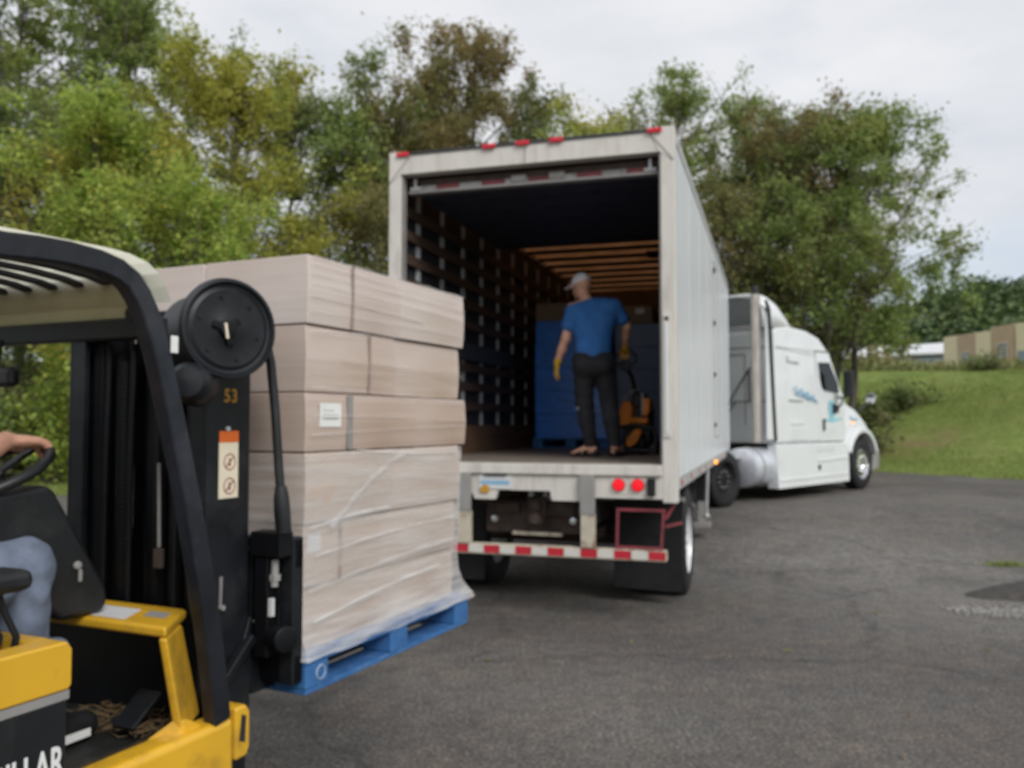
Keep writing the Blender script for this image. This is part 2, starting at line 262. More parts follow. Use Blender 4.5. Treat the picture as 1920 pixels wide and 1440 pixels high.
# ------------------------------------------------------------------ mesh helpers
class MB:
    def __init__(s): s.v = []; s.f = []
    def add(s, vs, fs):
        o = len(s.v); s.v += [tuple(x) for x in vs]; s.f += [tuple(i+o for i in q) for q in fs]; return s
    def box(s, u0, u1, v0, v1, z0, z1, m=None):
        p = [Vector((x, y, z)) for z in (z0, z1) for y in (v0, v1) for x in (u0, u1)]
        if m: p = [m @ q for q in p]
        return s.add(p, [(0, 2, 3, 1), (4, 5, 7, 6), (0, 1, 5, 4), (2, 6, 7, 3), (0, 4, 6, 2), (1, 3, 7, 5)])
    def bar(s, a, b, w, h, up=(0, 0, 1)):
        a, b = Vector(a), Vector(b); d = (b-a).normalized(); x = d.cross(Vector(up))
        x = x.normalized() if x.length > 1e-4 else Vector((1, 0, 0)); y = x.cross(d)
        p = [q + x*i*w/2 + y*j*h/2 for q in (a, b) for i, j in ((-1, -1), (1, -1), (1, 1), (-1, 1))]
        return s.add(p, [(3, 2, 1, 0), (4, 5, 6, 7)] + [(i, (i+1) % 4, 4+(i+1) % 4, 4+i) for i in range(4)])
    def prism(s, pts, a, b, axis='x', a2=None, b2=None):
        n = len(pts)
        def P(p, t): return {'x': (t, p[0], p[1]), 'y': (p[0], t, p[1]), 'z': (p[0], p[1], t)}[axis]
        vs = [P(p, a if a2 is None else a2[i]) for i, p in enumerate(pts)] + [P(p, b if b2 is None else b2[i]) for i, p in enumerate(pts)]
        ar = sum(pts[i][0]*pts[(i+1) % n][1]-pts[(i+1) % n][0]*pts[i][1] for i in range(n))
        flip = (ar > 0) != (axis == 'y')
        f0 = tuple(range(n)); f1 = tuple(range(2*n-1, n-1, -1))
        sd = [(i, i+n, (i+1) % n+n, (i+1) % n) for i in range(n)]
        if flip: f0 = f0[::-1]; f1 = f1[::-1]; sd = [q[::-1] for q in sd]
        return s.add(vs, [f0, f1] + [q for q in sd])
    def loft(s, loops, cap=True, closed=True):
        n = len(loops[0]); vs = [p for l in loops for p in l]; fs = []
        for k in range(len(loops)-1):
            for i in range(n if closed else n-1):
                j = (i+1) % n; fs.append((k*n+i, k*n+j, (k+1)*n+j, (k+1)*n+i))
        if cap: fs += [tuple(range(n))[::-1], tuple((len(loops)-1)*n+i for i in range(n))]
        return s.add(vs, fs)
    def tube(s, pts, r, n=8, cap=True, sq=None):
        pts = [Vector(p) for p in pts]; m = len(pts); rs = r if hasattr(r, '__len__') else [r]*m; loops = []; x = None
        for i, p in enumerate(pts):
            t = (pts[min(i+1, m-1)]-pts[max(i-1, 0)]).normalized()
            if x is None:
                x = t.cross(Vector((0, 0, 1)));  x = x if x.length > .05 else t.cross(Vector((1, 0, 0)))
            x = (x - t*x.dot(t)).normalized(); y = t.cross(x)
            if sq: loops.append([p + x*i_*sq[0]/2 + y*j_*sq[1]/2 for i_, j_ in ((-1, -1), (1, -1), (1, 1), (-1, 1))])
            else: loops.append([p + (x*math.cos(2*PI*k/n) + y*math.sin(2*PI*k/n))*rs[i] for k in range(n)])
        return s.loft(loops, cap)
    def lathe(s, prof, c, axis, n=24, cap=True):
        c = Vector(c); a = Vector(axis).normalized(); x = a.cross(Vector((0, 0, 1)))
        x = x.normalized() if x.length > .05 else Vector((1, 0, 0)); y = a.cross(x)
        return s.loft([[c + a*h + (x*math.cos(2*PI*k/n) + y*math.sin(2*PI*k/n))*r for k in range(n)] for r, h in prof], cap)
    def torus(s, c, axis, rr, r, n=32, m=8, a0=0, a1=2*PI):
        c = Vector(c); a = Vector(axis).normalized(); x = a.cross(Vector((0, 0, 1))); x = x.normalized() if x.length > .05 else Vector((1, 0, 0)); y = a.cross(x)
        vs = []; fs = []
        for i in range(n):
            d = x*math.cos(2*PI*i/n)+y*math.sin(2*PI*i/n)
            for j in range(m): vs.append(c + d*(rr+r*math.cos(2*PI*j/m)) + a*r*math.sin(2*PI*j/m))
        for i in range(n):
            for j in range(m): fs.append((i*m+j, ((i+1) % n)*m+j, ((i+1) % n)*m+(j+1) % m, i*m+(j+1) % m))
        return s.add(vs, fs)
    def mesh(s, name, m, smooth=None):
        me = D.meshes.new(name); me.from_pydata(s.v, [], s.f); me.update()
        if m: me.materials.append(m)
        if smooth is not None:
            me.shade_smooth(); me.set_sharp_from_angle(angle=R(smooth))
        return me
    def build(s, name, m, parent=None, bevel=None, smooth=None, seg=2, **props):
        return link(name, s.mesh(name, M[m] if isinstance(m, str) else m, smooth), parent, bevel, seg, **props)
def link(name, me, parent=None, bevel=None, seg=2, **props):
    o = D.objects.new(name, me); COL.objects.link(o)
    if parent: o.parent = parent
    if bevel:
        b = o.modifiers.new('bevel', 'BEVEL'); b.width = bevel; b.segments = seg; b.limit_method = 'ANGLE'; b.angle_limit = R(35)
        me.shade_smooth(); b.harden_normals = True
    for k, v in props.items(): o[k] = v
    return o
def dup(o, parent=None, loc=None, rz=None):
    c = o.copy(); COL.objects.link(c)
    if parent: c.parent = parent
    if loc is not None: c.location = loc
    if rz is not None: c.rotation_euler = (0, 0, rz)
    for ch in list(o.children): dup(ch, c)
    return c
def thing(name, label, cat, loc=(0, 0, 0), rz=0, group=None):
    o = D.objects.new(name, None); COL.objects.link(o); o.empty_display_size = .1
    o.location = loc; o.rotation_euler = (0, 0, rz); o['label'] = label; o['category'] = cat
    if group: o['group'] = group
    return o
def tag(o, label, cat, group=None, kind=None):
    o['label'] = label; o['category'] = cat
    if group: o['group'] = group
    if kind: o['kind'] = kind
    return o
def npmesh(name, v, faces, m, smooth=False):
    """fast mesh from numpy arrays; faces is (n,3) or (n,4)"""
    me = D.meshes.new(name); k = faces.shape[1]; nf = len(faces)
    me.vertices.add(len(v)); me.vertices.foreach_set('co', np.asarray(v, np.float32).ravel())
    me.loops.add(nf*k); me.loops.foreach_set('vertex_index', faces.astype(np.int32).ravel())
    me.polygons.add(nf); me.polygons.foreach_set('loop_start', np.arange(0, nf*k, k, dtype=np.int32))
    me.polygons.foreach_set('loop_total', np.full(nf, k, np.int32))
    if smooth: me.polygons.foreach_set('use_smooth', np.ones(nf, bool))
    me.update(calc_edges=True); me.validate()
    if m: me.materials.append(m)
    return me
def text_mesh(txt, size, m, offset=0, extrude=.001, spacing=1.0):
    c = D.curves.new('text', 'FONT'); c.body = txt; c.size = size; c.offset = offset; c.extrude = extrude; c.space_character = spacing
    c.align_x = 'RIGHT'; c.resolution_u = 3
    o = D.objects.new('text_tmp', c); COL.objects.link(o); bpy.context.view_layer.update()
    me = D.meshes.new_from_object(o.evaluated_get(bpy.context.evaluated_depsgraph_get())); D.objects.remove(o); D.curves.remove(c)
    me.materials.clear(); me.materials.append(m); return me

# ------------------------------------------------------------------ setting: ground, lot, hill
LOT = np.array([(-70, 19), (-9.9, 17.0), (-7.5, 15.9), (-3, 18.5), (3, 23.0), (8.8, 25.4), (10.3, 24.1), (12.2, 20.8), (16, 15.0), (24, 4), (40, -22), (-70, -22)], float)
def sstep(t): t = np.clip(t, 0, 1); return t*t*(3-2*t)
def lot_sd(x, y):
    """signed distance to the edge of the paved lot, negative on the asphalt"""
    x = np.asarray(x, float); y = np.asarray(y, float); d = np.full(x.shape, 1e9); ins = np.zeros(x.shape, bool); n = len(LOT)
    for i in range(n):
        (ax, ay), (bx, by) = LOT[i], LOT[(i+1) % n]; ex, ey = bx-ax, by-ay
        t = np.clip(((x-ax)*ex+(y-ay)*ey)/(ex*ex+ey*ey), 0, 1); d = np.minimum(d, np.hypot(x-ax-t*ex, y-ay-t*ey))
        c = ((ay > y) != (by > y)) & (x < (bx-ax)*(y-ay)/((by-ay) if by != ay else 1e-9)+ax); ins ^= c
    return np.where(ins, -d, d)
def lot_z(x, y): return .27*sstep((np.asarray(y, float)-9)/5.5)
def wob(x, y): return np.sin(x*.9+y*.4)*.5+np.sin(x*.37-y*.71+2)*.5
def ground_z(x, y):
    x = np.asarray(x, float); y = np.asarray(y, float); s = lot_sd(x, y)
    z = lot_z(x, y) + np.clip((s+.10*wob(x*3, y*3))*.5, -.07, .03) + 3.3*sstep(s/12.) + .03*np.clip(s-9, 0, 60)
    return z + np.where(s > 1, .10*wob(x, y)*np.clip(s/6, 0, 1), 0)
def gz(x, y): return float(ground_z(np.array([x]), np.array([y]))[0])
def grid_mesh(name, xs, ys, fz, m):
    X, Y = np.meshgrid(xs, ys); Z = fz(X, Y); v = np.stack([X, Y, Z], -1).reshape(-1, 3); nx, ny = len(xs), len(ys)
    i = (np.arange(ny-1)[:, None]*nx + np.arange(nx-1)[None, :]).ravel(); f = np.stack([i, i+1, i+nx+1, i+nx], 1)
    return npmesh(name, v, f, m, True), X.ravel(), Y.ravel()
xs = np.concatenate([np.linspace(-600, -50, 23)[:-1], np.arange(-50, 60, .6), np.linspace(60, 600, 28)])
ys = np.concatenate([np.linspace(-300, -30, 10)[:-1], np.arange(-30, 60, .6), np.linspace(60, 900, 42)])
me, gx, gy = grid_mesh('ground', xs, ys, ground_z, M['ground'])
s_ = lot_sd(gx, gy)
soil = np.clip((9.0-gx)/2.5, 0, 1)*np.clip((s_-1.8)/2, 0, 1)*.9 + .8*np.exp(-(((gx-12.6)/1.5)**2+((gy-27)/1.0)**2)) + .6*np.exp(-(((gx-11.2)/.9)**2+((gy-26.2)/.6)**2))
at = me.attributes.new('soil', 'FLOAT', 'POINT'); at.data.foreach_set('value', soil.astype(np.float32))
link('ground', me, kind='structure')
me, gx, gy = grid_mesh('asphalt_lot', np.arange(-68, 40, .5), np.arange(-21, 28, .5), lot_z, M['asphalt'])
ga = lambda x, y, a, b_, k: k*np.exp(-(((gx-x)/a)**2+((gy-y)/b_)**2))
wear = ga(4.2, 9.5, 2.6, 1.6, .75)+ga(5.2, 7.3, 1.6, .7, .8)+ga(3.0, 11.5, 2.2, 2.2, .5)+ga(9.5, 14, 3, 3, .35)+ga(.6, 5.2, 1.6, .9, .35)+ga(-9, 15, 4, 3, .6)
at = me.attributes.new('wear', 'FLOAT', 'POINT'); at.data.foreach_set('value', np.clip(wear, 0, 1).astype(np.float32))
link('asphalt_lot', me, kind='structure')

def blob_outline(cx, cy, rx, ry, n, seed, amp=.08):
    r = random.Random(seed); ph = [r.uniform(0, 6.28) for _ in range(4)]
    return [(cx+rx*math.cos(a)*(1+amp*sum(math.sin(k*a+ph[k-2])/k for k in (2, 3, 5))), cy+ry*math.sin(a)*(1+amp*sum(math.cos(k*a+ph[k-2])/k for k in (2, 3, 5)))) for a in (2*PI*i/n for i in range(n))]
b = MB(); o1 = blob_outline(6.40, 8.45, 1.75, .80, 60, 3, .22)
b.loft([[(x, y, .004) for x, y in o1], [(6.40+(x-6.40)*.94, 8.45+(y-8.45)*.94, .035) for x, y in o1], [(6.40+(x-6.40)*.5, 8.45+(y-8.45)*.5, .055) for x, y in o1]])
b.build('asphalt_patch', 'asphaltnew', smooth=60, kind='structure')
# loose pale gravel spilled along the near side of the patch
def stones(name, pts, rmin, rmax, m):
    oc = np.array([(1, 0, 0), (-1, 0, 0), (0, 1, 0), (0, -1, 0), (0, 0, 1), (0, 0, -1)], float)
    of = np.array([(0, 2, 4), (2, 1, 4), (1, 3, 4), (3, 0, 4), (2, 0, 5), (1, 2, 5), (3, 1, 5), (0, 3, 5)])
    n = len(pts); r = rg.uniform(rmin, rmax, n)[:, None, None]*rg.uniform(.6, 1.25, (n, 6, 1)); a = rg.uniform(0, 6.28, n)
    c, s = np.cos(a), np.sin(a); v = oc[None]*r; v = np.stack([v[..., 0]*c[:, None]-v[..., 1]*s[:, None], v[..., 0]*s[:, None]+v[..., 1]*c[:, None], v[..., 2]*.7], -1)
    v = v+pts[:, None, :]; f = of[None]+6*np.arange(n)[:, None, None]
    return npmesh(name, v.reshape(-1, 3), f.reshape(-1, 3), m)
n = 3000; t = rg.uniform(0, 1, n)**.8; gxs = 3.8+t*2.3; gys = 7.80-(.10+1.1*t)*rg.uniform(0, 1, n)**1.1+rg.normal(0, .10, n)
pts = np.stack([gxs, gys, np.full(n, .006)], 1)
link('gravel', stones('gravel', pts, .007, .022, M['stone']), kind='stuff')
n = 2600; pts = np.stack([rg.uniform(-1.5, 8, n), rg.uniform(2.2, 15, n), np.full(n, .002)], 1); pts[:, 2] += lot_z(pts[:, 0], pts[:, 1])
link('loose_grit', stones('loose_grit', pts, .003, .009, M['stone']), kind='stuff')

# ------------------------------------------------------------------ leaves, trees, shrubs
def leaf_quads(c, size, g, up=.6, ratio=.6, droop=0.):
    n = len(c); nrm = g.normal(0, 1, (n, 3)); nrm[:, 2] = np.abs(nrm[:, 2])+up; nrm /= np.linalg.norm(nrm, axis=1)[:, None]
    t = g.normal(0, 1, (n, 3)); t[:, 2] -= droop; t -= nrm*(t*nrm).sum(1)[:, None]; t /= np.linalg.norm(t, axis=1)[:, None]; bt = np.cross(nrm, t)
    s = (size*g.uniform(.45, 1.6, n))[:, None]; a = t*s*.5; b_ = bt*s*.5*ratio; k = nrm*s*.10
    v = np.stack([c-a, c+b_+k, c+a, c-b_+k], 1).reshape(-1, 3); f = np.arange(4*n).reshape(n, 4); return v, f
def leaf_mesh(name, c, size, g, m, **k):
    v, f = leaf_quads(c, size, g, **k); return npmesh(name, v, f, m)
def make_tree(name, label, loc, h, wd, base, nleaf, ls, kind, seed, lean=(0, 0), nl=20, sigma=.36, bare=.0, tm=.55, stems=1, group='trees along the bank'):
    r = random.Random(seed); g = np.random.default_rng(seed); mb = MB(); tw = []
    def jit(v, a): return Vector((v.x+r.gauss(0, a), v.y+r.gauss(0, a), v.z+r.gauss(0, a)))
    for st in range(stems):
        off = Vector((r.uniform(-.5, .5), r.uniform(-.3, .3), 0)) if stems > 1 else Vector((0, 0, 0)); hs_ = h*(1-.14*st)
        tp = []; p = off - Vector((0, 0, .3)); dx = Vector((lean[0]+r.uniform(-.08, .08)*(stems > 1)*2, lean[1], 1)).normalized()
        for i in range(9): tp.append(p.copy()); p = p + jit(dx, .06).normalized()*(hs_*.875/8)
        r0 = max(.05, .0105*h); mb.tube(tp, [r0*(1-.85*i/8)+.012 for i in range(9)], 7)
        def on(t):
            f = min(max(t, 0), .999)*8; i = int(f); return tp[i].lerp(tp[i+1], f-i)
        az = r.uniform(0, 6.28); nn = max(5, nl//stems)
        for i in range(nn):
            t = base+(1-base)*((i+r.random()*.9)/nn); u = (t-tm)/((1-tm) if t > tm else (tm-base+.12)); prof = math.sqrt(max(.04, 1-u*u))
            az += 2.4+r.uniform(-.4, .4); ln = max(.5, wd*.5*prof*r.uniform(.75, 1.2)); el = R(8+55*max(0, (t-base)/(1-base))**1.3)+r.uniform(-.15, .2)
            d = Vector((math.cos(az)*math.cos(el), math.sin(az)*math.cos(el), math.sin(el))); q = on(t); pts = [q]
            for k in range(4):
                d = (d+Vector((r.gauss(0, .12), r.gauss(0, .12), .10+r.gauss(0, .1)))).normalized(); q = q+d*ln/4; pts.append(q)
            rr = r0*.38*(1-.6*t); mb.tube(pts, [rr*(1-.2*k)+.006 for k in range(5)], 5)
            for j in range(6):
                f = .25+.75*(j+r.random())/6; f = min(f, .999)*4; a = pts[int(f)].lerp(pts[int(f)+1], f-int(f))
                d2 = (d*.5+Vector((r.gauss(0, .6), r.gauss(0, .6), r.gauss(.12, .45)))).normalized(); l2 = ln*r.uniform(.22, .42)+.25
                e = a+d2*l2; mid = a.lerp(e, .5)+Vector((0, 0, .06*l2)); mb.tube([a, mid, e], [.014, .010, .005], 4)
                if r.random() < bare: continue
                for k in range(4):
                    b0 = a.lerp(e, r.uniform(.2, 1)); d3 = (d2*.6+Vector((r.gauss(0, .6), r.gauss(0, .6), r.gauss(.05, .5)))).normalized(); l3 = r.uniform(.25, .75)
                    tw.append((b0, b0+d3*l3))
                    if k < 2: mb.tube([b0, b0+d3*l3], [.006, .003], 3, cap=False)
    root = thing(name, label, 'tree', loc, 0, group)
    mb.build('trunk', 'bark', root, smooth=50)
    P0 = np.array([a for a, _ in tw]); P1 = np.array([b for _, b in tw])
    wt = g.gamma(1.3, 1, len(tw)); ix = g.choice(len(tw), nleaf, p=wt/wt.sum()); t = g.uniform(.1, 1.05, nleaf)[:, None]
    c = P0[ix]*(1-t)+P1[ix]*t + g.normal(0, sigma*.6, (nleaf, 3))*g.uniform(.3, 1, (nleaf, 1))
    link('crown', leaf_mesh('crown', c, ls, g, LF[kind], droop=.5), root)
    return root
def at_px(px, d): return (px-960)/1626*d
TREES = [  # px at the photo, distance, top row, width, crown base, leaves, leaf size, kind, label
 (40, 25, -150, 10, .22, 13000, .21, 'green', 'tallest green tree, airy crown running out of the picture at the upper left corner', {}),
 (235, 27, -60, 6.0, .25, 11000, .20, 'green', 'tall green tree with sky gaps rising behind the yellow-green ones above the forklift', {}),
 (-40, 21, 210, 6, .10, 9000, .19, 'dark', 'dark green tree at the far left edge just above the forklift roof', {}),
 (195, 19.5, 165, 5.2, .06, 13500, .17, 'lime', 'bright yellow-green tree with pointed top standing above the forklift roof', {'tm': .4}),
 (440, 22, 115, 6.0, .08, 13500, .18, 'yellow', 'yellowing autumn tree standing behind the wrapped carton load', {'tm': .5}),
 (335, 18.2, 320, 4.3, .05, 9500, .15, 'lime', 'low bright green tree just behind the top of the wrapped carton load', {'tm': .45}),
 (545, 29, 140, 4.2, .15, 8000, .20, 'dark', 'dark green tree right of the yellow one with thin tip against the sky', {}),
 (640, 27, 48, 4.6, .22, 9500, .19, 'green', 'tall narrow green tree with pale grey trunks left of the trailer', {'stems': 3}),
 (735, 28, 60, 4.4, .25, 8500, .19, 'olive', 'tall olive green tree directly above the left corner of the trailer', {'stems': 2}),
 (890, 30, 18, 6.0, .22, 10500, .20, 'rusty', 'tall rusty brown tree rising over the trailer header', {'tm': .6}),
 (1000, 31, 130, 5, .15, 6500, .20, 'dark', 'dark green tree between the rusty tree and the yellow-green one over the trailer', {}),
 (1110, 27, 165, 4.4, .12, 6500, .18, 'lime', 'small yellow-green tree showing above the middle of the trailer roof', {}),
 (1290, 31, 100, 5.6, .18, 7000, .19, 'green', 'airy green tree behind the right rear corner of the trailer', {'bare': .1}),
 (1400, 33, 150, 5, .15, 6500, .20, 'green', 'thin green tree behind the trailer side with sky through its top', {'bare': .15}),
 (1455, 29.5, 178, 4.6, .18, 9500, .19, 'dark', 'dense dark brown-green tree rising above the front of the trailer', {'tm': .6}),
 (1375, 27, 330, 4.2, .06, 6500, .18, 'olive', 'dull olive tree hard against the trailer side above the sleeper cab', {}),
 (1545, 28.5, 168, 5.2, .30, 9500, .18, 'rusty', 'spreading brown-tinged tree above the roof of the white tractor', {'bare': .08, 'tm': .62}),
 (1590, 27.0, 175, 6.0, .34, 14000, .18, 'green', 'rightmost green tree leaning right with drooping sprays reaching over the hill', {'bare': .12, 'tm': .46, 'lean': (.06, 0)}),
 (1530, 26, 300, 3.6, .42, 4000, .17, 'green', 'slender tree with bare lower stems straight above the tractor roof', {'stems': 3, 'bare': .1}),
 (-60, 30, 60, 7, .1, 6000, .22, 'dark', 'dark tree deep in the wood behind the forklift roof at the left edge', {}),
 (150, 31, 220, 7, .12, 6000, .22, 'dark', 'dark tree deep in the wood behind the pointed yellow-green one', {}),
 (820, 32, 190, 6, .10, 6000, .22, 'dark', 'dark green tree filling in behind the left part of the trailer header', {}),
 (1180, 33, 215, 6, .10, 5500, .22, 'olive', 'olive tree low behind the right part of the trailer header', {}),
 (1480, 32, 330, 6, .12, 5500, .22, 'dark', 'dark tree low behind the sleeper cab roof fairing', {}),
 (700, 22.5, 340, 3.4, .10, 5000, .17, 'olive', 'short olive tree between the carton load and the trailer post', {}),
]
for i, (px, d, ty, wd, base, nlf, ls, kd, lab, kw) in enumerate(TREES):
    x = at_px(px, d); z0 = gz(x, d); h = 1.658+(791-ty)/1626*d-z0
    make_tree('broadleaf_tree', lab, (x, d, z0), h*1.0, wd*1.22, base, int(nlf*2.7), ls*.62, kd, 100+i+(903 if px == 1590 else 0), nl=28, **kw)

def make_shrub(label, loc, h, wd, n, ls, kd, seed, name='shrub', cat='shrub', group='shrubs on the bank'):
    g = np.random.default_rng(seed); r = random.Random(seed); root = thing(name, label, cat, loc, 0, group); mb = MB(); tips = []
    for i in range(16):
        a = r.uniform(0, 6.28); rad = wd*.5*math.sqrt(r.random()); e = Vector((rad*math.cos(a), rad*math.sin(a), h*r.uniform(.45, 1)*(1-.45*(rad/(wd*.5))**2)))
        mb.tube([(e.x*.15, e.y*.15, -.1), (e.x*.6, e.y*.6, e.z*.6), e], [.022, .014, .006], 4); tips.append(e)
    mb.build('stem', 'bark', root)
    T = np.array([list(e) for e in tips]); ix = g.integers(0, 16, n); t = g.uniform(.35, 1.08, n)[:, None]
    c = T[ix]*t + g.normal(0, .13*wd*.5+.05, (n, 3)); c[:, 2] = np.abs(c[:, 2])
    link('foliage', leaf_mesh('foliage', c, ls, g, LF[kd], droop=.4), root); return root
SHRUBS = [
 (20, 18.6, 1.9, 2.6, 2200, .14, 'scrub', 'leafy green shrub at the left edge seen beneath the forklift mirror'),
 (95, 18.0, 2.3, 1.6, 1500, .13, 'lime', 'bright yellow-green sapling shrub seen through the forklift beside its mast'),
 (150, 19.8, 2.2, 2.4, 2000, .14, 'scrub', 'green shrub on the bank just left of the forklift mast'),
 (1560, 27, 1.5, 3.0, 2200, .15, 'scrub', 'dull shrub behind the cab roof of the white tractor'),
 (1625, 29.5, .9, 2.2, 1300, .14, 'scrub', 'green shrub between the tractor windshield and the grey warehouse'),
 (1700, 30, .9, 2.2, 1100, .14, 'scrub', 'green shrub at the top left corner of the mown lawn'),
 (1850, 33, .75, 1.6, 800, .13, 'scrub', 'green shrub at the lawn top in front of the tan wall panels'),
 (1500, 28, 1.8, 2.6, 1800, .15, 'olive', 'olive shrub above the sleeper roof among bare stems'),
]
for i, (px, d, h, wd, n, ls, kd, lab) in enumerate(SHRUBS):
    x = at_px(px, d); make_shrub(lab, (x, d, gz(x, d)-.05), h, wd, n, ls, kd, 300+i)
# mixed undergrowth over the wooded bank
n = 52000; X = rg.uniform(-34, 11.6, n); Y = rg.uniform(15, 42, n); s_ = lot_sd(X, Y); keep = (s_ > 1.3+.8*wob(X*1.7, Y*1.7)) & (rg.random(n) < np.clip(.35+.6*wob(X*.8, Y*.8+3), .06, 1)) & ~((X > 10.2) & (s_ < 7)); X, Y, s_ = X[keep], Y[keep], s_[keep]
c = np.stack([X, Y, ground_z(X, Y)+np.abs(rg.normal(0, .30, len(X)))*np.clip(s_/4, .2, 1.3)], 1)
link('undergrowth', leaf_mesh('undergrowth', c, .17, rg, LF['scrub']), kind='stuff')
# weeds standing along the top of the lawn
n = 5200; X = rg.uniform(12.5, 26, n); Y = rg.uniform(26, 40, n); s_ = lot_sd(X, Y); k = (s_ > 11) & (s_ < 15.5) & (rg.random(n) < np.clip(.5+.6*wob(X, Y), .08, 1)); X, Y = X[k], Y[k]
hgt = rg.uniform(.15, .5, len(X)); zb = ground_z(X, Y); B = []
for j in range(5): B.append(np.stack([X+rg.normal(0, .05, len(X)), Y+rg.normal(0, .05, len(X)), zb+hgt*(j+.6)/5], 1))
link('tall_weeds', leaf_mesh('tall_weeds', np.concatenate(B), .16, rg, LF['weed'], up=0), kind='stuff')
# mown grass blades on the lawn and the verge
def blades(name, X, Y, h, wd, m, z=None):
    n = len(X); zz = ground_z(X, Y) if z is None else z; a = rg.uniform(0, 6.28, n); hh = h*rg.uniform(.5, 1.3, n); ln = rg.normal(0, .35, (n, 2))*hh[:, None]
    dx, dy = np.cos(a)*wd, np.sin(a)*wd; v = np.stack([np.stack([X-dx, Y-dy, zz-.02], 1), np.stack([X+dx, Y+dy, zz-.02], 1), np.stack([X+ln[:, 0], Y+ln[:, 1], zz+hh], 1)], 1)
    return npmesh(name, v.reshape(-1, 3), np.arange(3*n).reshape(n, 3), m)
n = 150000; X = rg.uniform(9, 27, n); Y = rg.uniform(11, 33, n); s_ = lot_sd(X, Y); k = (s_ > .0) & (s_ < 12) & (X/Y < .66) & (rg.random(n) < np.clip(.62+.5*wob(X*1.3, Y*1.3)-.6*np.exp(-(((X-12.6)/1.2)**2+((Y-27)/.9)**2)), .05, 1))
X2 = rg.uniform(-13, -5, 16000); Y2 = rg.uniform(15, 20, 16000); s2 = lot_sd(X2, Y2); k2 = (s2 > 0) & (s2 < 2.0)
link('grass', blades('grass', np.concatenate([X[k], X2[k2]]), np.concatenate([Y[k], Y2[k2]]), .085, .012, LF['grass']), kind='stuff')
for (cx, cy, rx, ry, nn, hh, kd, lab) in ((5.63, 9.95, .24, .09, 260, .05, 'grass', 'small green weed tuft growing from the asphalt behind the dark patch'), (4.85, 7.22, .34, .10, 300, .045, 'weed', 'dry yellowish weed tuft in the pale gravel before the dark patch')):
    X = rg.normal(cx, rx*.5, nn); Y = rg.normal(cy, ry*.5, nn)
    tag(link('weed_tuft', blades('weed_tuft', X, Y, hh, .008, LF[kd], z=np.full(nn, .01)+lot_z(X, Y))), lab, 'weed', 'weeds in the asphalt')
# a few fallen leaves on the lot
n = 60; c = np.stack([rg.uniform(-2, 5, n), rg.uniform(2.6, 12, n), np.full(n, .012)], 1); c[:, 2] += lot_z(c[:, 0], c[:, 1])
link('fallen_leaves', leaf_mesh('fallen_leaves', c, .05, rg, LF['rusty'], up=6), kind='stuff')

# far hill and its wood
def hill_h(x, y): return 6.5 + 29*sstep((x-28)/105.)*np.exp(-((y-235)/80.)**2) + 9*np.exp(-(((x-70)/60)**2+((y-170)/30)**2))*.4
hx = np.arange(10, 420, 6.); hy = np.arange(140, 420, 6.)
me, _, _ = grid_mesh('hill', hx, hy, lambda x, y: hill_h(x, y)-2.5+np.where((x < 24) | (y < 150), -6, 0), LF['forest']); link('hill', me, kind='structure')
C = []
for i in range(900):
    x = rnd.uniform(20, 400); y = rnd.uniform(150, 268)
    if x/y > 1.6: continue
    rr = rnd.uniform(2.6, 4.8); hh = rr*rnd.uniform(1.1, 1.6); k = 150; u = rg.normal(0, 1, (k, 3)); u /= np.linalg.norm(u, axis=1)[:, None]; u *= (rg.uniform(.55, 1.05, k))[:, None]
    u[:, 2] = np.abs(u[:, 2])*1.0-.15; C.append(np.array([x, y, hill_h(x, y)+.5])+u*np.array([rr, rr, hh])*(1+.25*np.sin(u[:, :1]*9+i)))
link('forest', leaf_mesh('forest', np.concatenate(C), 1.15, rg, LF['forest'], up=.9, ratio=.9), kind='stuff')
# nearer band of wood left of the industrial building
C = []
for i in range(90):
    x = rnd.uniform(20, 46); y = rnd.uniform(62, 100)
    if not (.30 < x/y < .50) or (x/y > .455 and y < 88): continue
    rr = rnd.uniform(1.6, 3.0); k = 230; u = rg.normal(0, 1, (k, 3)); u /= np.linalg.norm(u, axis=1)[:, None]; u *= (rg.uniform(.5, 1.05, k))[:, None]; u[:, 2] = np.abs(u[:, 2])
    C.append(np.array([x, y, gz(x, y)-.2])+u*np.array([rr, rr, rr*rnd.uniform(.7, 1.15)]))
link('woodland', leaf_mesh('woodland', np.concatenate(C), .5, rg, LF['olive'], up=.9, ratio=.8), kind='stuff')

# industrial building with tilt-up wall panels, and a long pale warehouse behind
bld = thing('industrial_building', 'low building of alternating cream and tan wall panels beyond the lawn', 'building', (40.9, 82, 0), 0)
bz = gz(42, 74)-.6; dirv = Vector((1.62, -10, 0)).normalized(); nrm = Vector((-dirv.y, dirv.x, 0))*-1
def bpt(a, off, z): p = dirv*a + nrm*off; return (p.x, p.y, z)
pos = [0, 2.0, 4.4, 6.5, 9.3, 12.2, 15.0, 18.0]
for i in range(7):
    a, b_ = pos[i]+.03, pos[i+1]-.03; top = 9.68 if i < 3 else 9.95; off = 0 if i != 3 else .12; mb = MB()
    mb.loft([[bpt(a, off, bz), bpt(b_, off, bz), bpt(b_, off-.3, bz), bpt(a, off-.3, bz)], [bpt(a, off, top), bpt(b_, off, top), bpt(b_, off-.3, top), bpt(a, off-.3, top)]])
    mb.build('wall_panel', 'bcream' if i in (0, 2, 4, 6) else 'btan', bld, kind=None) if False else mb.build('wall_panel', 'bcream' if i in (0, 2, 4, 6) else 'btan', bld)
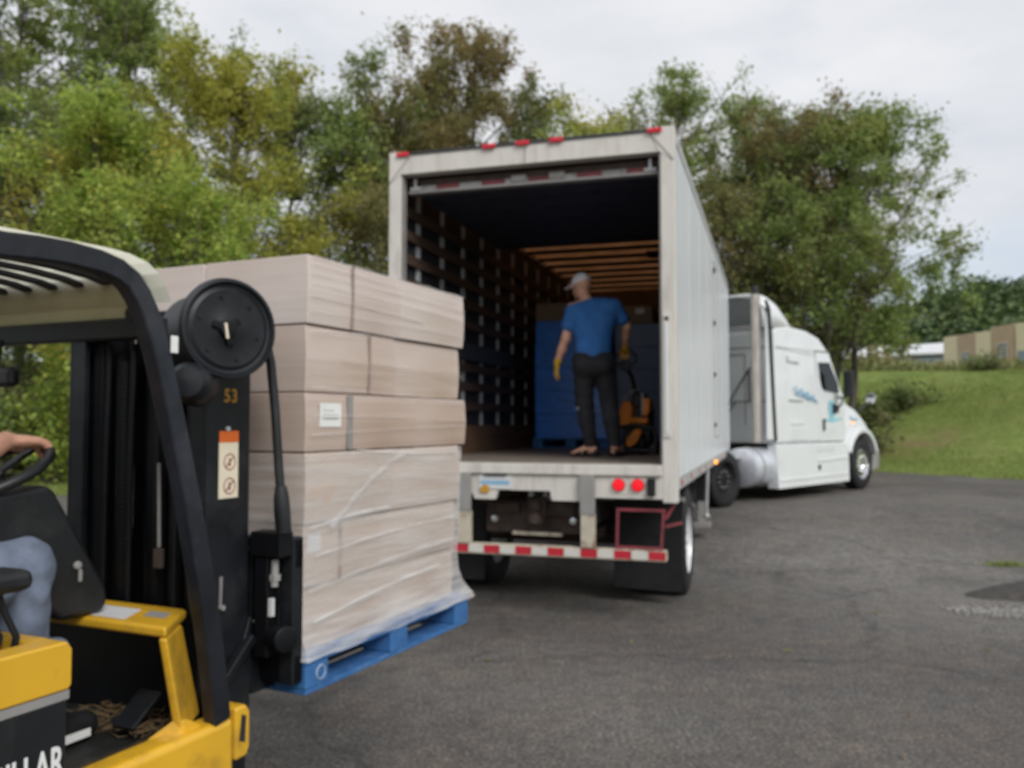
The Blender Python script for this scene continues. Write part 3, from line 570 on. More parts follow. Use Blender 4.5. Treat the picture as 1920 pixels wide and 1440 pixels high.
mb = MB(); mb.loft([[bpt(0, -.3, bz), bpt(18, -.3, bz), bpt(18, -16, bz), bpt(0, -16, bz)], [bpt(0, -.3, 9.5), bpt(18, -.3, 9.5), bpt(18, -16, 9.5), bpt(0, -16, 9.5)]]); mb.build('building_core', 'bcream', bld)
for (a, b_, z0, z1, off) in ((7.4, 8.5, 7.0, 8.4, .13), (2.6, 3.6, 6.9, 8.0, .01)):
    wn_ = MB(); wn_.loft([[bpt(a, off, z0), bpt(b_, off, z0), bpt(b_, off+.03, z0), bpt(a, off+.03, z0)], [bpt(a, off, z1), bpt(b_, off, z1), bpt(b_, off+.03, z1), bpt(a, off+.03, z1)]])
    wo = wn_.build('window', 'glass', bld); fr = MB()
    for k in range(4): fr.bar(bpt(a+(b_-a)*k/3, off+.05, z0), bpt(a+(b_-a)*k/3, off+.05, z1), .06, .06)
    for k in range(5): fr.bar(bpt(a, off+.05, z0+(z1-z0)*k/4), bpt(b_, off+.05, z0+(z1-z0)*k/4), .05, .05)
    fr.build('window_frame', 'white', wo)
dm = MB(); dm.loft([[bpt(9.6, .02, bz), bpt(10.7, .02, bz), bpt(10.7, .06, bz), bpt(9.6, .06, bz)], [bpt(9.6, .02, 7.6), bpt(10.7, .02, 7.6), bpt(10.7, .06, 7.6), bpt(9.6, .06, 7.6)]]); dm.build('door', 'wallblue', bld)
wh = thing('warehouse', 'long pale roofed grey warehouse beyond the trees left of the cream and tan building', 'building', (0, 0, 0))
mb = MB(); mb.prism([(30, 118), (62, 106), (66, 124), (34, 136)], 6.0, 9.9, 'z'); mb.build('wall', 'wallblue', wh)
mb = MB(); mb.loft([[(29.4, 117.4, 9.9), (62.6, 105.3, 10.6)], [(32, 127, 11.4), (64, 115, 12.6)], [(34.5, 136.6, 9.9), (66.6, 124.6, 10.6)]], cap=False, closed=False); o = mb.build('roof', 'roofwhite', wh); sm = o.modifiers.new('thickness', 'SOLIDIFY'); sm.thickness = .25

# ------------------------------------------------------------------ box trailer (local frame: x across, y forward from the rear sill, z up)
YAW_T = 0.2938; TO = (0.1116, 7.5137, 0)
def tw_(u, v, z=0): return (TO[0]+math.cos(YAW_T)*u+math.sin(YAW_T)*v, TO[1]-math.sin(YAW_T)*u+math.cos(YAW_T)*v, z)
T = thing('box_trailer', 'white box trailer parked with its roll-up rear door open behind the wrapped load', 'trailer', TO, -YAW_T)
TL, FZ = 8.53, 1.31
for s in (-1, 1):
    mb = MB(); mb.box(*sorted((s*1.18, s*1.30)), 0, .14, .99, 4.135); mb.build('corner_post', 'post', T, .008)
    mb = MB(); mb.box(*sorted((s*1.165, s*1.1795)), .02, .10, 1.30, 3.92); mb.build('door_track', 'greysteel', T)
    mb = MB(); mb.prism([(s*1.092, 4.095), (s*1.292, 4.095), (s*1.292, 3.845), (s*1.17, 3.925)], -.005, .0, 'y'); mb.build('corner_plate', 'post', T)
    mb = MB(); mb.bar((s*1.094, -.004, 4.082), (s*1.289, -.004, 3.848), .012, .008); mb.build('plate_seam', 'greysteel', T)
mb = MB(); mb.box(-1.18, 1.18, .002, .13, 3.922, 4.098); mb.build('header', 'post', T, .006)
mb = MB(); mb.box(-.004, .004, -.004, .004, 3.93, 4.06); mb.build('header_seam', 'greysteel', T)
mb = MB(); mb.box(-1.18, 1.18, -.012, .10, 4.0985, 4.118); mb.build('header_trim', 'darkroof', T)
for u in (-1.155, -.326, -.016, .288, 1.136):
    mb = MB(); mb.box(u-.062, u+.062, -.032, -.013, 4.083, 4.122); mb.build('clearance_lamp', 'red', T, .008)
mb = MB(); mb.box(-1.259, 1.259, .14, TL, 4.075, 4.08); mb.build('roof', 'roofsheet', T)
# outer skin: riveted sheets between seam strips, both sides
SW = (TL-.14)/7
for s in (-1, 1):
    me = MB().box(0, .018, .006, SW-.006, 1.2, 4.02).mesh('side_panel', M['side'])
    st = MB().box(0, .003, -.018, .018, 1.2, 4.02); 
    for k in range(34):
        z = 1.24+k*.082
        for y in (-.012, .012): st.box(.003, .0052, y-.0035, y+.0035, z-.0035, z+.0035)
    sm_ = st.mesh('panel_seam', M['side'])
    for k in range(7):
        o = link('side_panel', me, T); o.location = (s*1.292-(0 if s < 0 else .018), .14+SW*k, 0)
        if k: o = link('panel_seam', sm_, T); o.location = (1.2925 if s > 0 else -1.298, .14+SW*k, 0)
    mb = MB(); mb.box(*sorted((s*1.26, s*1.303)), .14, TL, 4.02, 4.115); mb.build('top_rail', 'rail', T, .008)
    mb = MB(); mb.box(*sorted((s*1.26, s*1.304)), .14, TL, 1.09, 1.2); mb.build('bottom_rail', 'rail', T, .006)
    tr = MB().box(0, .003, 0, .14, 1.12, 1.165); ra, wa = tr.mesh('reflective_stripe', M['tape_red']), tr.mesh('reflective_stripe', M['tape_white'])
    for k in range(9):
        for q, mm in ((0, ra), (.15, wa)):
            o = link('reflective_stripe', mm, T); o.location = (1.3041 if s > 0 else -1.3071, .3+k*.92+q, 0)
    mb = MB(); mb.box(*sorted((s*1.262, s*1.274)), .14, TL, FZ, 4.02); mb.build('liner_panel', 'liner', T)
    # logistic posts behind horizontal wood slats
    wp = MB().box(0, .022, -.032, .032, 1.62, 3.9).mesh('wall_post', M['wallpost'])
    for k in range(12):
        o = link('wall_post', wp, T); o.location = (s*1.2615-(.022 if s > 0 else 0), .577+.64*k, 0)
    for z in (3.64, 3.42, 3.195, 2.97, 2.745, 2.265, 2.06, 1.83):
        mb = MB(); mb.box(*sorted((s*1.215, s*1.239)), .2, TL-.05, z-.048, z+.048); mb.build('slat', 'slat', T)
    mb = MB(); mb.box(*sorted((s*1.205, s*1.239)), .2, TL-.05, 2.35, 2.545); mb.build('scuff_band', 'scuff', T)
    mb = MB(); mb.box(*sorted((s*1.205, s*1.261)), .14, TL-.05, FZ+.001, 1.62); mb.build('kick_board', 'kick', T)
mb = MB(); mb.box(-1.262, 1.262, TL-.05, TL, 1.1, 4.075); mb.build('front_wall', 'carddark', T)
mb = MB(); mb.box(-1.303, 1.303, TL, TL+.03, 1.1, 4.1); mb.build('front_skin', 'side', T, .01)
# side door: thin gasket frame with four hinges
mb = MB()
for a, b_ in (((1.2945, 4.80, 1.45), (1.2945, 4.80, 3.86)), ((1.2945, 5.75, 1.45), (1.2945, 5.75, 3.86)), ((1.2945, 4.80, 3.86), (1.2945, 5.75, 3.86)), ((1.2945, 4.80, 1.45), (1.2945, 5.75, 1.45))): mb.bar(a, b_, .014, .008, (1, 0, 0))
sdr = mb.build('side_door', 'greysteel', T)
for z in (1.62, 2.3, 3.0, 3.72): mb = MB(); mb.box(1.298, 1.318, 4.74, 4.84, z-.03, z+.03); mb.build('hinge', 'seal', sdr)
# roof bows, plywood ceiling, raised roll-up door
bw = MB().box(-1.255, 1.255, -.06, .06, 4.036, 4.0745).mesh('roof_bow', M['bow'])
for k in range(14): o = link('roof_bow', bw, T); o.location = (0, .55+.575*k, 0)
for (v, u) in ((4.9, .55), (6.6, .62)): mb = MB(); mb.box(u-.16, u+.16, v-.14, v+.14, 3.98, 4.0355); mb.build('dome_lamp', 'bow', T)
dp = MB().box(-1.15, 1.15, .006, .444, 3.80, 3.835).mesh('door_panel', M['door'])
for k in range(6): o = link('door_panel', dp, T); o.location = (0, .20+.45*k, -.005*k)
for u in (-1.05, -.5, 0, .5, 1.05):
    for k in range(1, 6): mb = MB(); mb.box(u-.03, u+.03, .2+.45*k-.05, .2+.45*k+.05, 3.772, 3.7735+.0); mb.v = [(a, b_, c+(.0 if c < 3.773 else .002)) for a, b_, c in mb.v]; mb.build('door_hinge', 'door', T)
mb = MB(); mb.box(-1.15, 1.15, .10, .195, 3.765, 3.79); mb.build('door_edge', 'greysteel', T, .005)
mb = MB(); mb.box(-1.15, 1.15, .135, .195, 3.791, 3.9); mb.build('door_bottom_panel', 'rust', T)
for k in range(10):
    mb = MB(); mb.box(-1.10+k*.22, -.885+k*.22, .128, .1345, 3.796, 3.838); mb.build('reflective_stripe', 'tapedull' if k % 2 == 0 else 'redpaint', T)
for u in (-1.08, 1.08): mb = MB(); mb.box(u-.05, u+.05, .10, .125, 3.80, 3.82); mb.box(u-.012, u+.012, .10, .125, 3.82, 3.90); mb.build('roller_bracket', 'wallpost', T)
for u in (-.09, .26): mb = MB(); mb.box(u-.07, u+.07, .105, .127, 3.80, 3.86); mb.build('door_latch', 'greysteel', T, .006)
# floor and rear sill
mb = MB(); mb.box(-1.262, 1.262, .10, TL-.05, 1.18, FZ); mb.build('floor', 'floorwood', T)
mb = MB(); mb.box(-1.179, 1.179, -.03, .0995, 1.212, 1.300); mb.build('rear_sill', 'post', T, .006)
mb = MB(); mb.prism([(-1.18, 1.211), (1.18, 1.211), (1.18, 1.02), (.64, 1.02), (.48, .985), (.24, .985), (.22, 1.067), (-.24, 1.067), (-.27, .985), (-.46, .985), (-.48, 1.03), (-1.18, 1.03)], .0, .05, 'y'); mb.build('lamp_panel', 'post', T, .004)
for u in (.816, .976, -.816, -.976):
    fr = MB(); fr.box(u-.07, u+.07, -.006, -.0005, 1.055, 1.20); fo = fr.build('lamp_mount', 'post', T, .004)
    mb = MB(); mb.lathe([(.050, 0), (.050, -.018), (.044, -.026), (.012, -.030)], (u, -.0065, 1.133), (0, 1, 0), 20); mb.build('tail_lamp', 'taillamp', fo, smooth=40)
    mb = MB(); mb.torus((u, -.012, 1.133), (0, 1, 0), .052, .005, 20, 6); mb.build('bezel', 'redpaint', fo, smooth=60)
for u in (1.09, -1.09): mb = MB(); mb.box(u-.033, u+.033, -.04, -.001, 1.045, 1.195); mb.build('dock_bumper', 'black', T, .012)
mb = MB(); mb.box(-.42, -.12, -.010, -.002, 1.075, 1.195); pl = mb.build('licence_plate', 'paper', T, .004)
mb = MB(); mb.box(-.40, -.14, -.0125, -.0105, 1.115, 1.15); mb.build('plate_print', 'decalblue', pl)
mb = MB(); mb.prism([(-.41, 1.05), (-.33, 1.04), (-.315, 1.09), (-.36, 1.115), (-.40, 1.09)], -.0155, -.0130, 'y'); mb.build('sticker', 'gold', pl)
mb = MB(); mb.box(-.36, -.16, -.03, -.0015, 1.197, 1.2105); mb.build('plate_lamp', 'seal', T)
for u in (-.546, .557):
    mb = MB(); mb.box(u-.062, u+.062, -.055, -.0315, .88, 1.2115); mb.box(u-.062, u+.062, -.0316, -.012, .88, 1.2112); mb.build('bumper_upright', 'greysteel', T, .004)
    mb = MB(); mb.box(u-.058, u+.058, -.05, .03, .604, .8795); mb.build('rusty_upright', 'rustlite', T, .005)
mb = MB(); mb.box(-1.21, 1.21, -.035, .06, .515, .602); bar = mb.build('rear_bumper', 'rustlite', T, .005)
bs = MB().box(0, .1395, -.0385, -.0355, .527, .594); rm, wm = bs.mesh('reflective_stripe', M['tape_red']), bs.mesh('reflective_stripe', M['tape_white'])
for k in range(17):
    o = link('reflective_stripe', rm if k % 2 == 0 else wm, bar); o.location = (1.208-.1425*(k+1), 0, 0)
mb = MB(); sq = (.021, .021)
mb.tube([(.80, -.01, .604), (.81, -.01, .93)], 0, sq=sq); mb.tube([(1.165, -.01, .604), (1.19, -.01, .93)], 0, sq=sq); mb.tube([(.796, -.01, .93), (1.204, -.01, .93)], 0, sq=sq); mb.tube([(.79, -.0095, .62), (1.18, -.0095, .62)], 0, sq=sq)
mb.tube([(1.2, .0, .86), (1.27, .12, .99)], 0, sq=(.02, .02)); mb.tube([(1.2, .0, .80), (1.30, .3, .80)], 0, sq=(.022, .022)); mb.build('step_frame', 'redpaint', T)
gh = MB(); gh.box(1.192, 1.254, -.014, -.0005, 1.53, 2.55); go = gh.build('grab_track', 'post', T, .004)
mb = MB(); mb.box(1.212, 1.234, -.022, -.0145, 1.56, 2.48); mb.build('track_bar', 'side', go, .003); mb = MB(); mb.box(1.206, 1.24, -.018, -.0145, 2.50, 2.53); mb.build('track_slot', 'seal', go)
# running gear
mb = MB()
for s in (-1, 1): mb.box(*sorted((s*.42, s*.52)), .3, 6.6, .93, 1.17)
for k in range(11): mb.box(-1.25, 1.25, .35+.58*k, .41+.58*k, 1.08, 1.178)
mb.build('chassis_rail', 'rust', T)
mb = MB(); mb.box(-.47, .47, .36, .44, .66, .95); mb.box(-.42, -.14, .30, .36, .84, .93); mb.box(.12, .36, .30, .36, .82, .94); mb.box(-.05, .12, .26, .36, .80, .99); mb.lathe([(.06, 0), (.075, -.05), (.04, -.10)], (.03, .27, .80), (0, 1, 0), 14); mb.lathe([(.05, 0), (.05, -.06), (.02, -.07)], (.03, .27, .92), (0, 1, 0), 14); mb.build('suspension_hanger', 'rust', T, .008)
for u in (-.37, .36): mb = MB(); mb.lathe([(.03, 0), (.03, -.05), (.012, -.055)], (u, .36, .78), (.2, 1, 0), 10); mb.build('air_fitting', 'silver', T, smooth=40)
mb = MB(); mb.bar((-.2, .30, .665), (.26, .30, .66), .05, .03); mb.build('tow_loop', 'rustlite', T, .006)
AX = 1.43
mb = MB(); mb.tube([(-1.0, AX, .51), (1.0, AX, .51)], .065, 12)
for s in (-1, 1): mb.box(s*.48-.05, s*.48+.05, .7, 2.1, .60, .68); mb.tube([(s*.48, AX, .66), (s*.48, AX, .95)], .11, 12)
mb.build('axle', 'rust', T)
def wheel_parts(parent, u, v, r, wd, s, rim='rimwhite', deep=.05, holes=10, zc=None):
    """one road wheel as tyre > rim > hub under parent, outer face towards s"""
    zc = r if zc is None else zc; h = wd/2
    mb = MB(); mb.lathe([(r*.60, -h*.8), (r*.66, -h), (r*.90, -h), (r*.97, -h*.86), (r, -h*.6), (r, h*.6), (r*.97, h*.86), (r*.90, h), (r*.66, h), (r*.60, h*.8)], (u, v, zc), (1, 0, 0), 40, cap=False)
    for k in range(40):                                   # tread blocks
        a = 2*PI*k/40; m4 = Matrix.Translation((u, v, zc)) @ Matrix.Rotation(a, 4, 'X')
        for x0, x1 in ((-.85, -.45), (-.38, -.03), (.03, .38), (.45, .85)): mb.box(h*x0, h*x1, -r*.055, r*.055, r*.985, r*1.012, m4)
    t = mb.build('tyre', 'tyre', parent, smooth=40)
    mb = MB(); e = s*h
    mb.lathe([(r*.62, e*.95), (r*.60, e*.75), (r*.55, e*(.75-deep*4)), (r*.50, e*(.6-deep*5)), (r*.26, e*(.6-deep*5)), (r*.23, e*.55), (r*.10, e*.62), (0.01, e*.64)], (u, v, zc), (1, 0, 0), 36, cap=False)
    mb.lathe([(r*.60, -e*.8), (r*.55, -e*.2), (r*.2, -e*.2), (.01, -e*.3)], (u, v, zc), (1, 0, 0), 24, cap=False); ro = mb.build('rim', rim, t, smooth=35)
    mb = MB()
    for k in range(holes):
        a = 2*PI*k/holes; mb.lathe([(r*.050, 0), (r*.050, s*.004)], (u+e*(.6-deep*5)+s*.003, v+math.cos(a)*r*.41, zc+math.sin(a)*r*.41), (1, 0, 0), 10)
    if holes: mb.build('hand_hole', 'seal', ro, kind='stuff')
    mb = MB()
    for k in range(10):
        a = 2*PI*(k+.5)/10; mb.lathe([(r*.03, 0), (r*.03, s*.035), (r*.018, s*.04)], (u+e*(.6-deep*5), v+math.cos(a)*r*.31, zc+math.sin(a)*r*.31), (1, 0, 0), 6)
    mb.build('wheel_nut', 'chrome' if rim == 'chrome' else 'greysteel', ro, kind='stuff'); return t
for s in (-1, 1):
    wheel_parts(T, s*1.125, AX, .51, .27, s, 'rimwhite', .03, zc=.512); wheel_parts(T, s*.80, AX, .51, .27, s, 'rimwhite', .03, 0, zc=.512)
    mb = MB(); g_ = [(s*.62, .13), (s*1.26, .13), (s*1.27, .9), (s*.62, .9)]
    mb.loft([[(s*.63, .80-.02, .14), (s*1.25, .80-.03, .12), (s*1.25, .812-.03, .12), (s*.63, .812-.02, .14)], [(s*.63, .80, .5), (s*1.26, .80, .5), (s*1.26, .812, .5), (s*.63, .812, .5)], [(s*.63, .80, .94), (s*1.26, .80, .94), (s*1.26, .812, .94), (s*.63, .812, .94)]]); mb.build('mud_flap', 'black', T)
    mb = MB(); mb.bar((s*.5, .83, .95), (s*1.28, .83, .95), .04, .04); mb.build('flap_bracket', 'greysteel', T)
    mb = MB(); mb.box(s*1.12-.06, s*1.12+.06, 4.55, 4.67, .62, 1.12); mb.build('landing_leg', 'black', T, .006); mb = MB(); mb.box(s*1.12-.045, s*1.12+.045, 4.565, 4.655, .33, .6195); mb.box(s*1.12-.12, s*1.12+.12, 4.48, 4.74, .27, .33); mb.build('landing_foot', 'greysteel', T, .006)
    mb = MB(); mb.tube([(s*1.26, 3.9, 1.08), (s*1.24, 3.9, .62), (s*1.24, 3.92, .5)], .022, 8); mb.lathe([(.035, 0), (.045, .03), (.02, .06)], (s*1.24, 3.92, .46), (0, 0, 1), 10); mb.build('crank_rod', 'rail', T, smooth=40)
    mb = MB(); mb.box(*sorted((s*1.3045, s*1.335)), 4.58, 4.68, 1.10, 1.155); mb.build('side_lamp', 'amber', T, .012)
mb = MB(); mb.box(-1.1, 1.1, 4.58, 4.64, .85, .92); mb.bar((-1.1, 4.61, .5), (-.3, 4.61, 1.05), .04, .04); mb.bar((1.1, 4.61, .5), (.3, 4.61, 1.05), .04, .04); mb.build('landing_brace', 'greysteel', T)
mb = MB(); mb.box(-.5, .5, 6.9, 8.3, 1.09, 1.16); mb.tube([(0, 7.6, 1.04), (0, 7.6, 1.1)], .05, 12); mb.build('kingpin_plate', 'rust', T)

# ------------------------------------------------------------------ tractor unit (local: x to its right, y forward, origin under the front axle)
YAW_K = R(45); KO = (6.4, 18.8, .30)
K = thing('tractor_unit', 'white sleeper-cab highway tractor turned right in front of the trailer', 'truck', KO, -YAW_K)
HW = 1.2
def sec(pts, hw, name, m='truckwhite', bev=.05, parent=None, taper=None):
    mb = MB(); a2 = b2 = None
    if taper: a2 = [-hw*t for t in taper]; b2 = [hw*t for t in taper]
    mb.prism(pts, -hw, hw, 'x', a2, b2); return mb.build(name, m, parent or K, bev, seg=3)
# sleeper + cab shell
cabp = [(-3.65, .97), (-3.65, 2.98), (-3.55, 3.06), (-2.85, 3.12), (-2.25, 3.09), (-1.75, 2.99), (-1.45, 2.80), (-1.30, 2.62), (-1.02, 2.02), (-.80, 1.80), (-.80, .97)]
sec(cabp, HW, 'cab', taper=[1, 1, .965, .93, .93, .93, .93, .94, .985, 1, 1])
# hood with wheel arch
hood = [(-.799, 1.80), (-.42, 1.74), (.10, 1.62), (.45, 1.44), (.68, 1.22), (.82, .98), (.80, .84), (.62, .80), (.56, .92), (.42, 1.05), (.22, 1.12), (0, 1.135), (-.22, 1.12), (-.42, 1.04), (-.56, .93), (-.62, .82), (-.799, .80)]
sec(hood, 1.17, 'hood', bev=.06, taper=[.97, .90, .86, .86, .88, .93, .96, .99, 1, 1, 1, 1, 1, 1, 1, 1, 1])
mb = MB(); mb.torus((1.12, 0, .53), (1, 0, 0), .66, .05, 36, 8); mb.v = [(x, y, max(z, .84)) for x, y, z in mb.v]; 
for s in (1, -1):
    f = MB()
    arc = [(math.cos(a)*.64, .50+math.sin(a)*.64) for a in [R(20+i*14) for i in range(11)]]; arc2 = [(math.cos(a)*.74, .50+math.sin(a)*.74) for a in [R(20+i*14) for i in range(11)]]
    f.prism(arc2+arc[::-1], s*1.00, s*1.235, 'x'); f.build('fender', 'truckwhite', K, .02)
mb = MB(); mb.prism([(.50, .32), (.86, .34), (.92, .52), (.90, .80), (.64, .80), (.60, .55)], -1.18, 1.18, 'x'); mb.build('bumper', 'greysteel', K, .05, 3)
for s in (-1, 1):
    mb = MB(); mb.prism([(.58, 1.06), (.80, .95), (.78, .84), (.62, .84)], s*1.12, s*1.185, 'x'); mb.build('headlamp', 'glass', K, .01)
    mb = MB(); mb.box(*sorted((s*1.158, s*1.178)), -.42, -.34, 1.33, 1.37); mb.build('turn_lamp', 'amber', K, .006)
mb = MB(); mb.prism([(.832, .98), (.845, .98), (.70, 1.26), (.69, 1.26)], -.6, .6, 'x'); mb.build('grille', 'chrome', K)
# windshield and side glass
mb = MB(); mb.loft([[(-1.05, -1.315, 2.60), (1.05, -1.315, 2.60), (1.12, -1.03, 2.03), (-1.12, -1.03, 2.03)], [(-1.05, -1.29, 2.62), (1.05, -1.29, 2.62), (1.12, -1.0, 2.045), (-1.12, -1.0, 2.045)]]); mb.build('windshield', 'glass', K)
for s in (1, -1):
    mb = MB(); win = [(-1.90, 2.50), (-1.44, 2.52), (-1.12, 2.10), (-1.12, 1.93), (-1.70, 1.97), (-1.80, 2.03), (-1.86, 2.2)]
    dr = MB(); dr.prism([(-1.97, .99), (-1.97, 2.70), (-1.42, 2.70), (-1.0, 2.0), (-.86, 1.80), (-.86, .99)], s*1.192, s*1.206, 'x', [s*1.192, s*1.135, s*1.135, s*1.175, s*1.192, s*1.192], [s*1.212, s*1.158, s*1.158, s*1.198, s*1.212, s*1.212]); do = dr.build('door', 'truckwhite', K, .004)
    zt = lambda z: 1.222 if z < 1.8 else 1.222-(z-1.8)*.062
    mb.prism(win, 0, 0, 'x', [s*(zt(z)-.03) for _, z in win], [s*(zt(z)+.001) for _, z in win]); mb.build('side_window', 'glass', do)
    mb = MB(); mb.box(*sorted((s*1.213, s*1.235)), -1.83, -1.76, 1.19, 1.42); mb.build('handle', 'seal', do, .012)
    mb = MB(); mb.bar((s*1.15, -1.98, 2.72), (s*1.13, -1.40, 2.73), .03, .03); mb.build('drip_rail', 'greysteel', do)
    # lower skirt with step recess and filler
    sk = MB(); sk.prism([(-3.64, .17), (-3.64, .962), (-.80, .962), (-.70, .84), (-.78, .18)], s*1.02, s*1.225, 'x', [s*1.02]*5, [s*1.255, s*1.21, s*1.21, s*1.215, s*1.26]); so = sk.build('side_skirt', 'truckwhite', K, .02)
    mb = MB(); mb.box(*sorted((s*1.212, s*1.228)), -2.15, -1.35, .80, .93); mb.build('step_plate', 'truckwhite', so, .015)
    mb = MB(); mb.bar((s*1.25, -3.6, .32), (s*1.25, -.8, .34), .02, .05); mb.build('skirt_ridge', 'truckwhite', so, .008); mb = MB(); mb.bar((s*1.235, -2.1, .62), (s*1.235, -.8, .66), .025, .03); mb.build('skirt_ledge', 'truckwhite', so, .008)
    mb = MB(); mb.lathe([(.055, 0), (.055, s*.01)], (s*1.235, -2.05, .50), (1, 0, 0), 16); mb.build('step_hole', 'seal', so)
    # embossed sleeper panels
    for (y0, y1, z0, z1) in ((-3.15, -2.65, 2.46, 2.58), (-3.05, -2.55, 1.30, 1.37), (-3.1, -2.45, .80+.22, 1.26), (-3.1, -2.55, 1.75, 1.80)):
        mb = MB(); mb.box(*sorted((s*1.190, s*(1.208 if z0 < 2 else 1.196))), y0, y1, z0, z1); mb.build('sleeper_hatch', 'truckwhite', K, .03, 3)
    mb = MB(); mb.box(*sorted((s*1.19, s*1.204)), -3.6, -2.0, 2.695, 2.705); mb.build('body_seam', 'greysteel', K)
    # mirrors
    mr_ = MB(); mr_.box(*sorted((s*1.40, s*1.58)), -1.36, -1.24, 1.86, 2.36); mo = mr_.build('mirror', 'blackplastic', K, .035, 3)
    mb = MB(); mb.tube([(s*1.20, -1.12, 1.86), (s*1.36, -1.28, 1.82), (s*1.49, -1.30, 1.87)], .022, 8); mb.tube([(s*1.2, -1.3, 1.62), (s*1.34, -1.28, 1.70), (s*1.36, -1.28, 1.82)], .02, 8); mb.prism([(-1.42, 1.72), (-1.15, 1.66), (-1.2, 1.55), (-1.42, 1.52)], s*1.205, s*1.24, 'x'); mb.build('mirror_arm', 'seal', mo, smooth=40)
    hm = MB(); hm.lathe([(.02, -.07), (.08, -.06), (.11, 0), (.11, .03), (.09, .035)], (s*1.13, .62, 1.86), (0, -1, 0), 18); ho = hm.build('hood_mirror', 'chrome', K, smooth=50)
    mb = MB(); mb.tube([(s*1.0, .22, 1.56), (s*1.08, .45, 1.72), (s*1.13, .62, 1.80)], .022, 8); mb.build('hood_mirror_arm', 'seal', ho, smooth=40)
    # side extender and exhaust stack
    mb = MB(); mb.prism([(-3.70, 1.02), (-3.62, 1.02), (-3.80, 3.35), (-3.92, 3.50), (-3.98, 3.50), (-3.88, 3.2)], s*1.19, s*1.215, 'x'); mb.build('extender_gasket', 'seal', K); mb = MB(); mb.prism([(-3.93, 1.05), (-3.705, 1.05), (-3.885, 3.2), (-3.93, 3.3)], s*1.175, s*1.19, 'x'); mb.build('side_extender', 'truckwhite', K)
    mb = MB(); mb.tube([(s*.98, -3.92, 1.0), (s*.98, -3.92, 3.62)], .085, 16); sk_ = mb.build('exhaust_stack', 'stack', K, smooth=40)
    mb = MB(); mb.tube([(s*.98, -3.92, 3.62), (s*.98, -3.93, 3.78)], .065, 14); mb.build('stack_tip', 'seal', sk_, smooth=40)
    # tank and rear wheels
    mb = MB(); mb.lathe([(.02, -.02), (.30, 0), (.345, .03), (.345, 1.02), (.30, 1.05), (.02, 1.07)], (s*.86, -4.32, .56), (0, 1, 0), 32); to = mb.build('fuel_tank', 'tank', K, smooth=35)
    for y in (-4.05, -3.6): mb = MB(); mb.torus((s*.86, y, .56), (0, 1, 0), .35, .012, 32, 6); mb.build('tank_strap', 'greysteel', to, smooth=60)
    wheel_parts(K, s*1.05, 0, .51, .29, s, 'chrome', -.02, 10, zc=.47+.03)
    for y in (-5.3, -6.5):
        wheel_parts(K, s*1.07, y, .45, .27, s, 'black', .03, 0, zc=.42); wheel_parts(K, s*.76, y, .45, .27, s, 'black', .03, 0, zc=.42)
        mb = MB(); mb.box(*sorted((s*.62, s*1.2)), y-.62, y-.60, .3, .75); mb.build('wheel_guard', 'black', K)
# emblem and script on the door, sleeper
def stroke(pts, wd, x, name, m, parent):
    mb = MB(); n = len(pts); ps = [Vector((0, a, b)) for a, b in pts]; A = []; B = []
    for i, p in enumerate(ps):
        t = (ps[min(i+1, n-1)]-ps[max(i-1, 0)]).normalized(); nn = Vector((0, -t.z, t.y)); k = wd*(.35+.65*math.sin(PI*(i+.5)/n)); A.append(p+nn*k/2); B.append(p-nn*k/2)
    mb.loft([[(x, *q[1:]) for q in A], [(x+.002, *q[1:]) for q in A], [(x+.002, *q[1:]) for q in B], [(x, *q[1:]) for q in B]], cap=False, closed=False); return mb.build(name, m, parent)
stroke([(-2.95+i*.07, 1.98-.015*i+.05*math.sin(i*1.9)) for i in range(13)], .055, 1.2045, 'script_lettering', 'decalblue', K)
stroke([(-2.9+i*.06, 1.90-.01*i+.03*math.sin(i*2.6+1)) for i in range(15)], .045, 1.2045, 'script_lettering', 'decalblue', K)
stroke([(-2.2+i*.05, 1.80-.02*i) for i in range(5)], .03, 1.2045, 'script_lettering', 'decalblue', K)
stroke([(-1.45, 1.78), (-1.44, 1.6), (-1.43, 1.42)], .26, 1.2135, 'emblem', 'decalteal', K); stroke([(-1.44, 1.70), (-1.43, 1.58), (-1.43, 1.46)], .09, 1.2165, 'emblem', 'decalblue', K)
stroke([(-1.7, 1.40), (-1.4, 1.38), (-1.0, 1.43)], .06, 1.2135, 'emblem', 'decalteal', K)
stroke([(-.5, 1.50), (-.2, 1.40), (0, 1.42)], .05, 1.1, 'emblem', 'decalblue', K)
# roof fairing: hollow shell open to the rear
prof = [(-3.95, .60), (-3.6, .66), (-3.3, .58), (-3.0, .36), (-2.78, .10), (-2.70, .02)]; loops = []
for v, hh in prof:
    zb = 3.055 if v < -2.85 else 3.06; wv = 1.14-.10*max(0, (v+3.6)); pts = []
    for i in range(17):
        a = PI*i/16; ca, sa = math.cos(a), math.sin(a); e = .38
        pts.append((-math.copysign(abs(ca)**e, ca)*wv, v+.05*sa, zb-.02+hh*abs(sa)**.55))
    loops.append(pts)
mb = MB(); mb.loft(loops, cap=False, closed=False); fo = mb.build('roof_fairing', 'truckwhite', K, smooth=50); sm = fo.modifiers.new('thickness', 'SOLIDIFY'); sm.thickness = .05; sm.offset = 0
mb = MB(); mb.box(-1.1, 1.1, -3.94, -3.88, 3.03, 3.08); mb.box(-.04, .04, -3.9, -3.85, 3.08, 3.62); mb.build('fairing_brace', 'greysteel', fo)
